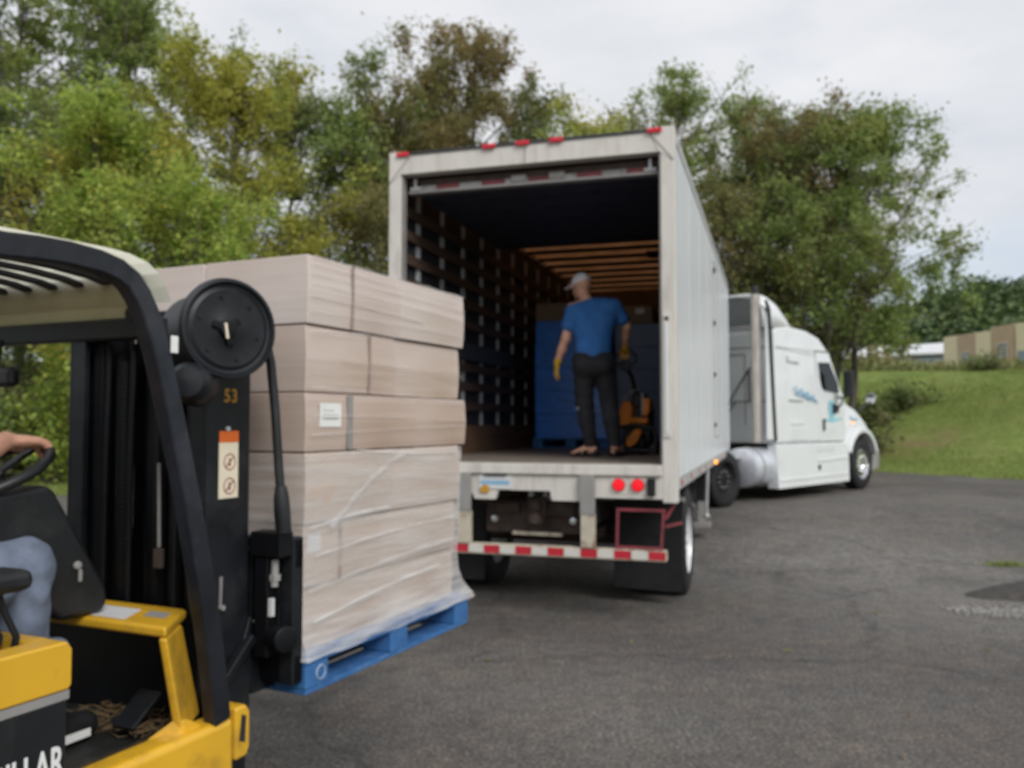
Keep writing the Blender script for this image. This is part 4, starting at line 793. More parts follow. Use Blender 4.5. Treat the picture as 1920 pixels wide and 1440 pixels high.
# back wall of the sleeper: hatch outline, air lines, grab rail
mb = MB(); mb.box(-.62, -.60, -3.664, -3.655, 1.3, 2.6); mb.box(.60, .62, -3.664, -3.655, 1.3, 2.6); mb.box(-.6, .6, -3.664, -3.655, 2.58, 2.6); mb.box(-1.1, 1.1, -3.662, -3.655, 2.70, 2.72); mb.box(-1.1, 1.1, -3.662, -3.655, 1.72, 1.74); mb.build('back_panel_seam', 'greysteel', K)
mb = MB(); mb.tube([(.75, -3.72, 2.35), (.35, -3.78, 1.72), (.72, -3.72, 1.72), (.72, -3.72, 2.3)], .016, 6); mb.build('hose_tender', 'seal', K)
for c in (-.06, .02, .1): mb = MB(); mb.tube([(.35+c, -3.74, 1.72), (.30+c, -4.1, 1.35), (.10+c, -4.6, 1.25), (0+c, -5.2, 1.5)], .014, 6); mb.build('air_line', 'seal', K, smooth=60)
mb = MB()
for s in (-1, 1): mb.box(*sorted((s*.36, s*.44)), -7.0, .5, .48, .71)
for y in (-6.9, -5.7, -4.4, -3.3, -1, .3): mb.box(-.36, .36, y-.05, y+.05, .5, .69)
mb.build('frame_rail', 'black', K)
mb = MB(); mb.box(-.5, .9, -4.62, -3.7, .715, .74); mb.build('deck_plate', 'rail', K, .01)
mb = MB(); mb.tube([(-1, 0, .5), (1, 0, .5)], .06, 10); mb.tube([(-1, -5.3, .42), (1, -5.3, .42)], .09, 10); mb.tube([(-1, -6.5, .42), (1, -6.5, .42)], .09, 10); mb.build('axle', 'rust', K)
mb = MB(); mb.box(-.45, .45, -6.2, -5.2, .712, .78); mb.build('fifth_wheel', 'rust', K, .02)
for s in (-1, 1): mb = MB(); mb.box(*sorted((s*.55, s*1.2)), -7.02, -7.0, .12, .8); mb.build('mud_flap', 'black', K)

# ------------------------------------------------------------------ pallets and cartons
YAW_F = 0.4288; FO = (-1.1784, 3.2559, 0)
def fw(u, v, z=0): return (FO[0]+math.cos(YAW_F)*u+math.sin(YAW_F)*v, FO[1]-math.sin(YAW_F)*u+math.cos(YAW_F)*v, z)
def make_pallet(label, loc, rz, wd=1.02, ln=1.22):
    """block pallet, corner origin at middle of its rear edge: x across, y along"""
    P = thing('pallet', label, 'pallet', loc, rz, 'blue block pallets'); h = wd/2
    bl = MB().box(-.07, .07, -.065, .065, .018, .100).mesh('block', M['pallet'])
    for x in (-h+.07, 0, h-.07):
        for y in (.066, ln/2, ln-.066):
            o = link('block', bl, P, .006); o.location = (x, y, 0)
    for x in (-h+.07, 0, h-.07): mb = MB(); mb.box(x-.068, x+.068, .003, ln-.003, 0, .0175); mb.build('bottom_board', 'pallet', P, .003)
    for y in (.066, ln-.066): mb = MB(); mb.box(-h+.14, -.07, y-.06, y+.06, 0, .017); mb.box(.07, h-.14, y-.06, y+.06, 0, .017); mb.build('end_board', 'pallet', P, .003)
    for x in (-h+.07, 0, h-.07): mb = MB(); mb.box(x-.069, x+.069, 0, ln, .1005, .118); mb.build('stringer_board', 'pallet', P, .003)
    n = 7; bwid = (ln-.02*(n-1))/n
    db = MB().box(-h, h, 0, bwid, .1185, .138).mesh('deck_board', M['pallet'])
    for k in range(n): o = link('deck_board', db, P, .003); o.location = (0, k*(bwid+.02), 0)
    return P
PZ = .710
pal = make_pallet('blue wooden block pallet lifted on the forklift forks under the wrapped cartons', fw(0, 0, PZ), -YAW_F)
mk = MB(); mk.torus((.5105, .085, .062), (1, 0, 0), .024, .0035, 20, 5); mk.build('painted_ring', 'ringpaint', pal)
# layers from the top down: z1, z0, dx (right face), v of front seam, v far end, material
LAY = [(2.254, 2.008, .500, .62, 1.185, 'cartonpale', 'top'), (2.004, 1.766, .490, .60, 1.165, 'carton', 'second'), (1.762, 1.552, .497, .75, 1.215, 'carton2', 'third'),
       (1.548, 1.298, .495, .58, 1.150, 'carton', 'fourth'), (1.294, 1.074, .485, .50, 1.140, 'carton', 'fifth'), (1.070, .849, .470, .60, 1.140, 'carton', 'bottom')]
WH = {'top': 'topmost row of the load', 'second': 'second row from the top', 'third': 'row with the white label', 'fourth': 'row just under the white label', 'fifth': 'row just above the bottom one', 'bottom': 'bottom row on the blue pallet'}
def carton(label, u0, u1, v0, v1, z0, z1, m):
    c = thing('carton', label, 'carton', fw((u0+u1)/2, (v0+v1)/2, z0), -YAW_F+rnd.uniform(-.006, .006), 'cartons of the wrapped pallet load'); a, b_, h = (u1-u0)/2, (v1-v0)/2, z1-z0
    mb = MB(); n = 4                                  # slightly bulged board walls
    mb.loft([[(sx_*(a+e_), sy_*(b_+e_*.3), z_) for sx_, sy_ in ((-1, -1), (1, -1), (1, 1), (-1, 1))] for z_, e_ in ((0, -.003), (h*.12, 0), (h*.5, .0045), (h*.88, 0), (h, -.004))]); mb.build('box_body', m, c, .004, 3)
    mb = MB(); mb.box(-.03, .03, -b_+.01, b_-.01, h-.0005, h+.0012); mb.build('tape_strip', 'film', c); return c
for (z1, z0, hw, vs, ve, m, nm) in LAY:
    um = .0+rnd.uniform(-.03, .03)
    c = carton(f'tan carton at the near corner, {WH[nm]}', um+.002, hw, .0+rnd.uniform(0, .012), vs-.002, z0, z1, m)
    a, b_, h = (hw-um)/2, vs/2, z1-z0
    if nm == 'third':
        mb = MB(); mb.box(a+.0042, a+.0055, -b_+.075, -b_+.205, h*.42, h-.035); mb.build('paper_label', 'white', c, label='white paper label stuck on the carton side')
        mb = MB(); mb.box(a+.0056, a+.0061, -b_+.095, -b_+.185, h*.55, h*.57); mb.box(a+.0056, a+.0061, -b_+.095, -b_+.185, h*.63, h*.64); mb.box(a+.0056, a+.0061, -b_+.095, -b_+.16, h*.70, h*.71); mb.build('label_print', 'greysteel', c)
        mb = MB(); mb.box(a+.004, a+.0055, -b_+.245, -b_+.280, .004, h-.004); mb.build('side_tape', 'greysteel', c)
    if nm in ('top', 'second', 'fifth'):
        y = {'top': .27, 'second': .40, 'fifth': .22}[nm]; mb = MB(); mb.box(a+.0038, a+.0052, -b_+y-.008, -b_+y+.008, .004, h-.004); mb.build('side_tape', 'seamtape', c)
    if nm == 'fifth': mb = MB(); mb.box(a+.0042, a+.0052, -b_+.02, -b_+.10, h*(.05 if nm == 'fourth' else .55), h*(.3 if nm == 'fourth' else .85)); mb.build('paper_label', 'paper', c)
    carton(f'tan carton at the far right end, {WH[nm]}', um-.01, hw-rnd.uniform(0, .008), vs+.002, ve, z0, z1, m)
    carton(f'tan carton on the mast side at the left, {WH[nm]}', -hw, um-.002, .004, vs-.02, z0, z1, m)
# stretch film: skirt flaring over the pallet, twisted strands and overlap ridges
W_ = thing('stretch_wrap', 'clear stretch film wound around the cartons and flaring over the pallet', 'film', fw(0, 0, .85), -YAW_F)
def rect_loop(hu, v0, v1, z, n=26, amp=0., seed=0, zamp=0.):
    r = random.Random(seed); pts = []; cs = [(hu, v0), (hu, v1), (-hu, v1), (-hu, v0)]
    for k in range(4):
        a, b_ = cs[k], cs[(k+1) % 4]
        for i in range(n):
            t = i/n; d = amp*math.sin(i*1.7+seed+k)*math.sin(i*.6+k*2+seed); nx, ny = ((1, 0), (0, 1), (-1, 0), (0, -1))[k]
            pts.append((a[0]+(b_[0]-a[0])*t+nx*d, a[1]+(b_[1]-a[1])*t+ny*d, z+zamp*math.sin(i*.9+k+seed)))
    return pts
lv = [(.530, -.012, 1.245, -.022, .004), (.522, -.008, 1.238, .000, .004), (.508, -.006, 1.222, .022, .004), (.493, -.005, 1.195, .060, .003), (.4865, -.004, 1.165, .12, .002), (.4875, -.004, 1.150, .20, .001), (.4905, -.004, 1.149, .27, .001), (.4965, -.004, 1.155, .45, .001), (.5005, -.004, 1.158, .60, .001), (.5025, -.004, 1.16, .695, .001)]
mb = MB(); mb.loft([rect_loop(a, b_, c, z, amp=am, seed=i*.35, zamp=.004) for i, (a, b_, c, z, am) in enumerate(lv)], cap=False); mb.build('film_skirt', 'film', W_, smooth=80)
def strand(pts, wd, name='film_strand'):
    mb = MB(); n = len(pts); A = []; B = []
    for i, (y, z) in enumerate(pts):
        t = Vector((pts[min(i+1, n-1)][0]-pts[max(i-1, 0)][0], pts[min(i+1, n-1)][1]-pts[max(i-1, 0)][1])).normalized(); k = wd*(.8+.3*math.sin(i*2.1)); A.append((y-t.y*k/2, z+t.x*k/2)); B.append((y+t.y*k/2, z-t.x*k/2))
    x = .5035 if max(p[1] for p in pts) < .69 else .5075; mb.loft([[(x, *a) for a in A], [(x+.006, (a[0]+b_[0])/2, (a[1]+b_[1])/2) for a, b_ in zip(A, B)], [(x, *b_) for b_ in B]], cap=False, closed=False); mb.build(name, 'filmthin', W_, smooth=80)
def sline(y0, z0, y1, z1, sag=.01, n=14): return [(y0+(y1-y0)*i/n, z0+(z1-z0)*i/n+sag*math.sin(PI*i/n)) for i in range(n+1)]
strand(sline(.14, .42, .68, .69, .03), .035); strand(sline(.02, .43, .55, .46, .01), .02); strand(sline(.02, .21, 1.12, .27, .012), .022); strand(sline(.05, .33, 1.12, .37, .015), .014); strand(sline(.05, .10, .95, .17, .012), .016)
for k, (y0_, z0_, y1_, z1_, w_) in enumerate(((.01, .93, 1.18, .90, .010), (.01, .99, .9, 1.0, .006), (.2, 1.04, 1.14, 1.02, .008), (.01, 1.20, 1.18, 1.21, .007), (.01, 1.255, .8, 1.24, .010), (.02, 1.30, 1.18, 1.285, .006), (.02, 1.335, 1.18, 1.33, .009), (.02, 1.37, 1.1, 1.362, .006), (.02, .76, 1.18, .79, .010), (.02, .83, 1.19, .815, .008), (.02, 1.398, 1.18, 1.398, .012))): strand(sline(y0_, z0_, y1_, z1_, .004), w_)
strand(sline(.02, 1.13, 1.15, 1.16, .01), .012); strand(sline(.3, .70, 1.1, .67, -.01), .014)

# ------------------------------------------------------------------ forklift (local: x to its right, y forward, z up; y=0 at the load face)
F = thing('forklift', 'yellow and black counterbalance forklift carrying the wrapped pallet, partly cut by the left edge', 'forklift', FO, -YAW_F)
# mast: two outer channels, inner channels, cylinders, hoses
def channel(u0, u1, v0, v1, z0, z1, out, name, m):
    t = .016; mb = MB(); w0 = (u1-t, u1) if out > 0 else (u0, u0+t); mb.box(*w0, v0, v1, z0, z1); r_ = (u0, u1-t) if out > 0 else (u0+t, u1)
    mb.box(*r_, v0, v0+.022, z0, z1); mb.box(*r_, v1-.022, v1, z0, z1); return mb.build(name, m, F, .003)
ch = channel(.285, .36, -.325, -.125, .30, 2.02, 1, 'mast_channel', 'mast'); channel(-.285, -.21, -.325, -.125, .30, 2.02, -1, 'mast_channel', 'mast')
channel(.235, .283, -.29, -.15, .28, 2.06, 1, 'inner_channel', 'mastdark'); channel(-.208, -.16, -.29, -.15, .28, 2.06, -1, 'inner_channel', 'mastdark')
mb = MB(); mb.tube([(.03, -.20, .3), (.03, -.20, 1.95)], .055, 16); mb.build('lift_cylinder', 'mastdark', F, smooth=40)
for u in (-.11, .15): mb = MB(); mb.tube([(u, -.24, .35), (u, -.24, 1.9)], .03, 12); mb.build('lift_cylinder', 'mastdark', F, smooth=40)
mb = MB(); mb.box(-.16, .24, -.148, -.135, .32, 1.97); mb.build('mast_guard', 'mastdark', F)
for u in (-.06, .095):
    mb = MB()
    for k in range(70): mb.box(u-.014, u+.014, -.285, -.275, .75+k*.016, .763+k*.016)
    mb.build('lift_chain', 'mastdark', F)
for k, u in enumerate((-.14, -.02, .19)): mb = MB(); mb.tube([(u, -.275, .5), (u+.01, -.30, 1.0), (u-.005, -.285, 1.5), (u, -.28, 1.93)], .012, 8); mb.build('hydraulic_hose', 'mastdark', F, smooth=60)
mb = MB(); mb.box(-.30, .37, -.335, -.255, 1.945, 2.03); mb.build('mast_crosshead', 'mast', F, .006); mb = MB(); mb.box(-.29, .355, -.33, -.25, .9, .98); mb.build('mast_tie', 'mastdark', F, .004)
mb = MB(); mb.tube([(.13, -.305, 1.52), (.137, -.305, 1.24)], .006, 6); rd = mb.build('gauge_rod', 'greysteel', F); mb = MB(); mb.box(.12, .155, -.315, -.297, 1.17, 1.235); mb.build('rod_clamp', 'rust', rd, .004)
# number and warning label on the near channel web
me = text_mesh('53', .062, M['gold'], .0015, .0008, 1.1); o = link('number', me, ch); o.rotation_euler = (PI/2, 0, PI/2); o.location = (.3605, -.188, 1.725)
mb = MB(); mb.box(.3602, .3612, -.272, -.182, 1.405, 1.592); wl = mb.build('warning_label', 'labelcream', ch); mb = MB(); mb.box(.3613, .3620, -.272, -.182, 1.590, 1.628); mb.build('label_header', 'orange', wl)
for z in (1.525, 1.445):
    mb = MB(); mb.torus((.3614, -.222, z), (1, 0, 0), .026, .0022, 20, 4); mb.bar((.3616, -.240, z-.016), (.3616, -.204, z+.016), .004, .001, (1, 0, 0)); mb.box(.3612, .3617, -.226, -.218, z-.014, z+.012); mb.build('pictogram', 'redpaint', wl)
for z, m_ in ((1.635, 'wallpost'), (.80, 'wallpost')): mb = MB(); mb.lathe([(.009, 0), (.009, .007), (.004, .008)], (.36, -.235, z), (1, 0, 0), 6); mb.build('bolt', m_, ch)
for v_, z in ((-.245, .80), (-.25, .66)): mb = MB(); mb.lathe([(.024, 0), (.024, .002)], (.3602, v_, z), (1, 0, 0), 14); mb.build('channel_hole', 'seal', ch)
mb = MB(); mb.prism([(-.262, 1.15), (-.252, 1.15), (-.256, 1.06), (-.262, 1.05)], .3602, .366, 'x'); mb.lathe([(.009, 0), (.009, .015)], (.3602, -.256, 1.05), (1, 0, 0), 8); mb.build('chain_anchor', 'greysteel', ch)
mb = MB(); mb.prism([(-.125, 1.0), (-.125, .62), (-.30, .62), (-.33, .70), (-.30, .78), (-.16, .92)], .3605, .375, 'x'); mb.build('mast_bracket', 'mast', F, .004); mb = MB(); mb.bar((.385, -.28, .80), (.385, -.13, .93), .03, .03); mb.build('bracket_rib', 'mast', F, .004)
# hose reel at the top right
ax = Vector((math.cos(R(20)), -math.sin(R(20)), .02)); rc = Vector((.505, -.385, 1.950))
mb = MB(); mb.lathe([(.02, -.24), (.118, -.24), (.126, -.22), (.126, -.035), (.14, -.03), (.157, -.026), (.160, -.012), (.157, .0), (.146, .003), (.140, -.008), (.132, -.010), (.120, -.004), (.085, -.006), (.045, .0), (.03, .006), (.004, .006)], rc, ax, 48, cap=False); rl = mb.build('hose_reel', 'mast', F, smooth=28)
mb = MB(); mb.torus(rc-ax*.004, ax, .152, .006, 48, 8); mb.build('reel_rim', 'guard', rl, smooth=60)
x_ = ax.cross(Vector((0, 0, 1))).normalized(); y_ = x_.cross(ax) 
mb = MB(); hc = rc+x_*.012-y_*.005
mb.lathe([(.030, 0), (.026, .016), (.010, .018)], hc, ax, 14); 
for a in (20, 140, 260): mb.bar(hc+ax*.008, hc+ax*.006+(x_*math.cos(R(a))+y_*math.sin(R(a)))*.05, .022, .012, ax)
mb.build('reel_hub', 'mastdark', rl, .003); mb = MB(); mb.bar(hc+ax*.022+x_*.015+y_*.018, hc+ax*.022+x_*.008-y_*.03, .008, .006, ax); mb.build('cotter_pin', 'labelcream', rl)
for a in range(0, 360, 60): mb = MB(); mb.lathe([(.006, 0), (.006, .006)], rc+(x_*math.cos(R(a+15))+y_*math.sin(R(a+15)))*.10-ax*.006, ax, 6); mb.build('reel_bolt', 'mast', rl)
mb = MB(); mb.bar(tuple(rc-ax*.2), (.30, -.27, 1.95), .10, .16); mb.build('reel_bracket', 'mastdark', F, .006)
mb = MB(); mb.tube([(.45, -.24, 2.03), (.452, -.17, 1.97), (.455, -.135, 1.86), (.468, -.125, 1.70), (.482, -.12, 1.50), (.487, -.115, 1.42)], .016, 12); hz_ = mb.build('reel_hose', 'blackplastic', F, smooth=60)
mb = MB()
mb.tube([(.4875, -.115, 1.44), (.489, -.113, 1.40), (.491, -.110, 1.35), (.494, -.105, 1.285)], [.020, .027, .028, .027], 12)
mb.build('hose_sleeve', 'blackplastic', hz_, smooth=50)
mb = MB(); mb.lathe([(.01, .07), (.045, .066), (.062, .04), (.066, 0), (.066, -.08), (.05, -.10)], (.435, -.47, 1.775), (.55, -.83, .05), 24); mb.build('work_lamp', 'mast', F, smooth=40)
# carriage, side shifter, forks
cg = thing  # carriage bars are parts of the forklift
mb = MB(); mb.box(-.5, .5, -.055, -.005, 1.15, 1.255); mb.build('carriage_bar', 'mastdark', F, .006); mb = MB(); mb.box(-.5, .5, -.055, -.005, .76, .86); mb.build('carriage_bar', 'mastdark', F, .006)
for u in (-.47, .47): mb = MB(); mb.box(u-.03, u+.03, -.06, -.004, .76, 1.26); mb.build('carriage_post', 'mast', F, .006)
mb = MB(); mb.box(.37, .50, -.13, -.06, 1.20, 1.285); mb.box(.38, .44, -.12, -.06, .86, 1.2); mb.lathe([(.045, 0), (.045, .07), (.02, .075)], (.455, -.09, .93), (1, -.4, 0), 16); mb.build('side_shifter', 'mastdark', F, .006)
mb = MB(); mb.tube([(.455, -.10, 1.19), (.457, -.105, 1.10)], .013, 10); mb.lathe([(.02, 0), (.02, .02)], (.456, -.1, 1.12), (0, 0, 1), 6); mb.build('hose_fitting', 'greysteel', F, smooth=40); mb = MB(); mb.box(.43, .455, -.115, -.10, 1.0, 1.06); mb.build('valve_tag', 'paper', F)
mb = MB(); mb.tube([(.37, -.10, .98), (.40, -.11, .935), (.455, -.11, .93)], .008, 8); mb.build('hose_fitting', 'wallpost', F, smooth=40)
for u in (-.30, .30):
    mb = MB(); mb.prism([(-.055, 1.22), (-.10, 1.22), (-.105, .752), (-.09, .722), (1.05, .731), (1.05, .738), (.2, .765), (-.05, .772)], u-.055, u+.055, 'x'); mb.build('fork', 'mast', F, .006)
# chassis
mb = MB(); mb.box(.40, .505, -2.3, -.335, .46, .745); mb.build('side_sill', 'yellow', F, .025, 3); mb = MB(); mb.box(-.505, -.40, -2.3, -.335, .46, .745); mb.build('side_sill', 'yellow', F, .025, 3)
mb = MB(); mb.box(-.40, .40, -1.6, -.36, .66, .70); mb.build('floor_plate', 'floorblack', F)
mb = MB(); mb.box(.33, .415, -1.3, -.42, .7005, .712); mb.build('floor_edge', 'brown', F)
mb = MB(); mb.prism([(-.33, .60), (-.275, .60), (-.262, .63), (-.262, .74), (-.28, .765), (-.33, .765)], .41, .50, 'x'); tb = mb.build('lift_lug', 'yellow', F, .012, 3); mb = MB(); mb.prism([(-.315, .66), (-.29, .65), (-.285, .73), (-.305, .74)], .5003, .502, 'x'); mb.build('lug_slot', 'seal', tb)
mb = MB(); mb.box(-.42, .36, -.355, -.34, .45, 1.05); mb.build('bulkhead', 'mastdark', F)
# front cowl: top plate on slanted posts
tpv = [(.455, -.575), (.315, -.355), (-.45, -.355), (-.45, -.575)]
mb = MB(); mb.prism(tpv, 1.028, 1.062, 'z'); mb.build('cowl_plate', 'yellow', F, .012, 3)
mb = MB(); mb.loft([[(.455, -.572, 1.03), (.352, -.410, 1.03), (.325, -.415, 1.03), (.43, -.582, 1.03)], [(.468, -.515, .735), (.368, -.345, .735), (.338, -.35, .735), (.44, -.525, .735)]]); mb.build('cowl_post', 'yellow', F, .010, 3)
mb = MB(); mb.loft([[(.40, -.60, .735), (.47, -.51, .735), (.47, -.42, .735), (.38, -.40, .735)], [(.44, -.53, .78), (.466, -.515, .78), (.465, -.50, .78), (.43, -.50, .78)]]); mb.build('post_foot', 'yellow', F, .006)
mb = MB(); mb.prism([(.26, -.55), (.20, -.43), (.0, -.43), (.04, -.55)], 1.0625, 1.064, 'z'); mb.build('paper_notice', 'paper', F); mb = MB(); mb.prism([(.36, -.49), (.325, -.43), (.24, -.43), (.27, -.49)], 1.0625, 1.0635, 'z'); mb.build('small_label', 'greysteel', F)
# steering console and wheel
mb = MB(); mb.prism([(-.90, 1.455), (-.715, 1.475), (-.69, 1.455), (-.505, 1.15), (-.495, 1.10), (-.51, 1.066), (-.66, 1.066), (-.70, 1.10), (-.86, 1.20), (-.93, 1.36)], -.30, .13, 'x'); cs_ = mb.build('steering_console', 'blackplastic', F, .02, 3)
mb = MB(); mb.prism([(-.88, 1.4605), (-.74, 1.4745), (-.74, 1.4775), (-.88, 1.4635)], -.2, .05, 'x'); mb.build('instrument_panel', 'greysteel', cs_)
mb = MB(); mb.lathe([(.014, 0), (.013, .01), (.006, .012)], (.13, -.615, 1.225), (1, 0, 0), 12); mb.box(.131, .139, -.612, -.600, 1.175, 1.212); mb.build('key_switch', 'greysteel', cs_, .003)
swc = Vector((-.035, -.80, 1.505)); swa = Vector((.0, -.42, .91)).normalized()
mb = MB(); mb.torus(swc, swa, .18, .0165, 40, 10); sw = mb.build('steering_wheel', 'blackplastic', F, smooth=60)
mb = MB(); sx = swa.cross(Vector((0, 0, 1))).normalized(); sy = sx.cross(swa)
for a in (90, 210, 330): mb.bar(swc-swa*.02, swc+(sx*math.cos(R(a))+sy*math.sin(R(a)))*.18, .03, .012, swa)
mb.lathe([(.05, -.03), (.045, .0), (.02, .004)], swc-swa*.01, swa, 16); mb.build('wheel_spoke', 'blackplastic', sw, smooth=40); mb = MB(); mb.tube([swc-swa*.02, swc-swa*.12+Vector((0, .02, -.02))], .03, 12); mb.build('steering_column', 'blackplastic', sw, smooth=40)
# pedals and trampled straw on the floor
mb = MB(); mb.bar((.26, -.55, .74), (.26, -.44, .82), .09, .012); mb.build('pedal', 'mast', F, .004)
n = 260; st = rg.uniform((-.02, -.55, .705), (.36, -.37, .74), (n, 3)); mb = MB()
for p in st: a = rnd.uniform(0, 6.28); mb.bar(tuple(p), (p[0]+.03*math.cos(a), p[1]+.03*math.sin(a), p[2]+rnd.uniform(-.004, .012)), .003, .002)
mb.build('straw', 'straw', F, kind='stuff')
# side hood with lever bay, black battery panel and lettering
mb = MB(); mb.prism([(-2.0, .995), (-.945, .995), (-.935, 1.005), (-.935, 1.095), (-.95, 1.115), (-2.0, 1.115)], .44, .52, 'x'); mb.build('side_hood', 'yellow', F, .014, 3)
mb = MB(); mb.box(.27, .4395, -.985, -.935, .995, 1.113); mb.box(.27, .4395, -2.0, -1.13, .995, 1.113); mb.box(.20, .2695, -2.0, -.935, .995, 1.113); mb.build('hood_top', 'yellow', F, .010, 3)
mb = MB(); mb.box(.271, .439, -1.129, -.986, 1.0, 1.05); mb.build('lever_bay', 'mastdark', F)
mb = MB(); mb.box(.22, .516, -2.0, -.94, .972, .9945); mb.build('hood_seam', 'greysteel', F)
mb = MB(); mb.box(.20, .512, -2.2, -.942, .47, .9715); bp = mb.build('battery_panel', 'blackplastic', F, .006)
me = text_mesh('CATERPILLAR', .106, M['white'], .0022, .0008, 1.0); o = link('lettering', me, bp); o.rotation_euler = (PI/2, 0, PI/2); o.location = (.5125, -.950, .790); o.scale = (.58, 1, 1)
mb = MB(); mb.box(-.505, .1995, -2.2, -1.0, .47, 1.02); mb.build('battery_cover', 'mast', F, .02)
for u, v_ in ((.31, -1.06), (.345, -1.03), (.38, -1.01)):
    mb = MB(); mb.tube([(u, v_, 1.03), (u+.005, v_+.02, 1.12), (u-.01, v_-.01, 1.20), (u-.01, v_-.02, 1.235)], .009, 8); lv_ = mb.build('lever', 'mast', F, smooth=60); mb = MB(); mb.lathe([(.008, 0), (.02, .008), (.024, .03), (.018, .05), (.004, .056)], (u-.01, v_-.02, 1.228), (0, 0, 1), 12); mb.build('knob', 'blackplastic', lv_, smooth=60)
mb = MB(); mb.box(.30, .42, -1.12, -.965, 1.235, 1.29); mb.build('hand_rest', 'blackplastic', F, .022, 3)
# overhead guard
GP = [(-2.30, 1.97), (-2.22, 2.06), (-1.125, 2.076), (-1.043, 2.083), (-.955, 2.086), (-.86, 2.081), (-.80, 2.069), (-.755, 2.046), (-.722, 2.01), (-.695, 1.965), (-.655, 1.872), (-.595, 1.675), (-.529, 1.439), (-.47, 1.195), (-.421, .962), (-.388, .74)]
for s in (-1, 1):
    mb = MB(); loops = []
    for i, (v, z) in enumerate(GP):
        a, b_ = GP[max(i-1, 0)], GP[min(i+1, len(GP)-1)]; t = Vector((b_[0]-a[0], b_[1]-a[1])).normalized(); wv = .034 if z < 1.3 else .031
        loops.append([(s*.48+x, v-t.y*k, z+t.x*k) for x, k in ((-.026, -wv), (.026, -wv), (.026, wv), (-.026, wv))])
    mb.loft(loops); mb.build('guard_pillar', 'guard', F, .008)
    mb = MB(); mb.tube([(s*.47, -2.27, 2.0), (s*.46, -2.2, 1.0)], 0, sq=(.05, .06)); mb.build('rear_pillar', 'guard', F, .006)
SP = [(-2.25, 2.088), (-.87, 2.112), (-.80, 2.108), (-.74, 2.094), (-.70, 2.07), (-.672, 2.035), (-.655, 1.995)]
def guard_strip(u0, u1, sp, th, name, m):
    mb = MB(); mb.loft([[(u0, v, z), (u1, v, z), (u1, v+.25*th, z+th), (u0, v+.25*th, z+th)] for v, z in sp]); return mb.build(name, m, F, .003)
SC_ = [(v+.024, z+.006) for v, z in SP]
mb = MB(); mb.loft([[(-.512, v, z) for v, z in SC_], [(-.17, v, z+.004) for v, z in SC_], [(.17, v, z+.004) for v, z in SC_], [(.512, v, z) for v, z in SC_]], cap=False, closed=False); mb.build('rain_cover', 'cover', F)
sl_ = [(-2.25, 2.060), (-.95, 2.082), (-.84, 2.080), (-.72, 2.070), (-.665, 2.058)]
for k in range(8): guard_strip(-.405+k*.113, -.368+k*.113, sl_, .014, 'roof_bar', 'guard')
mb = MB(); mb.prism([(-.615, 1.965), (-.600, 1.965), (-.635, 2.085), (-.65, 2.085)], -.45, .40, 'x'); mb.build('front_visor', 'cream', F, .004)
mb = MB(); mb.box(-.45, .45, -.665, -.64, 2.072, 2.094); mb.build('roof_crossbar', 'guard', F, .003); mb = MB(); mb.box(-.455, .455, -.63, -.585, 1.905, 1.964); mb.build('roof_crossbar', 'mast', F, .006)
mb = MB(); mb.lathe([(.02, 0), (.02, .012)], (.36, -.63, 1.975), (0, -1, 0), 10); mb.build('visor_bolt', 'mast', F)
mb = MB(); mb.box(.5065, .514, -.628, -.602, 1.855, 1.905); mb.build('clip', 'white', F, .003)
mi = MB(); mi.box(-.30, -.075, -.70, -.66, 1.765, 1.83); mo_ = mi.build('rear_mirror', 'blackplastic', F, .018, 3); mb = MB(); mb.tube([(-.2, -.66, 1.80), (-.22, -.63, 1.92)], .008, 6); mb.build('mirror_stalk', 'mast', mo_)
# seat, counterweight, wheels
mb = MB(); mb.box(-.25, .19, -1.62, -1.15, 1.021, 1.13); mb.build('seat_cushion', 'blackplastic', F, .04, 3); mb = MB(); mb.prism([(-1.62, 1.10), (-1.70, 1.62), (-1.78, 1.62), (-1.74, 1.10)], -.25, .19, 'x'); mb.build('seat_back', 'blackplastic', F, .03, 3)
mb = MB(); mb.prism([(-2.2, .35), (-2.2, 1.10), (-2.45, 1.10), (-2.6, .9), (-2.6, .35)], -.5, .5, 'x'); mb.build('counterweight', 'yellow', F, .05, 3)
for s in (-1, 1):
    wheel_parts(F, s*.40, -.56, .225, .17, s, 'yellow', .02, 0, zc=.225); wheel_parts(F, s*.40, -2.1, .24, .16, s, 'yellow', .02, 0, zc=.24)
mb = MB(); mb.tube([(-.4, -.56, .225), (.4, -.56, .225)], .06, 10); mb.build('drive_axle', 'mastdark', F)
mb = MB(); mb.box(-.30, .30, -2.0, -.36, .20, .655); mb.build('undercarriage', 'mastdark', F)

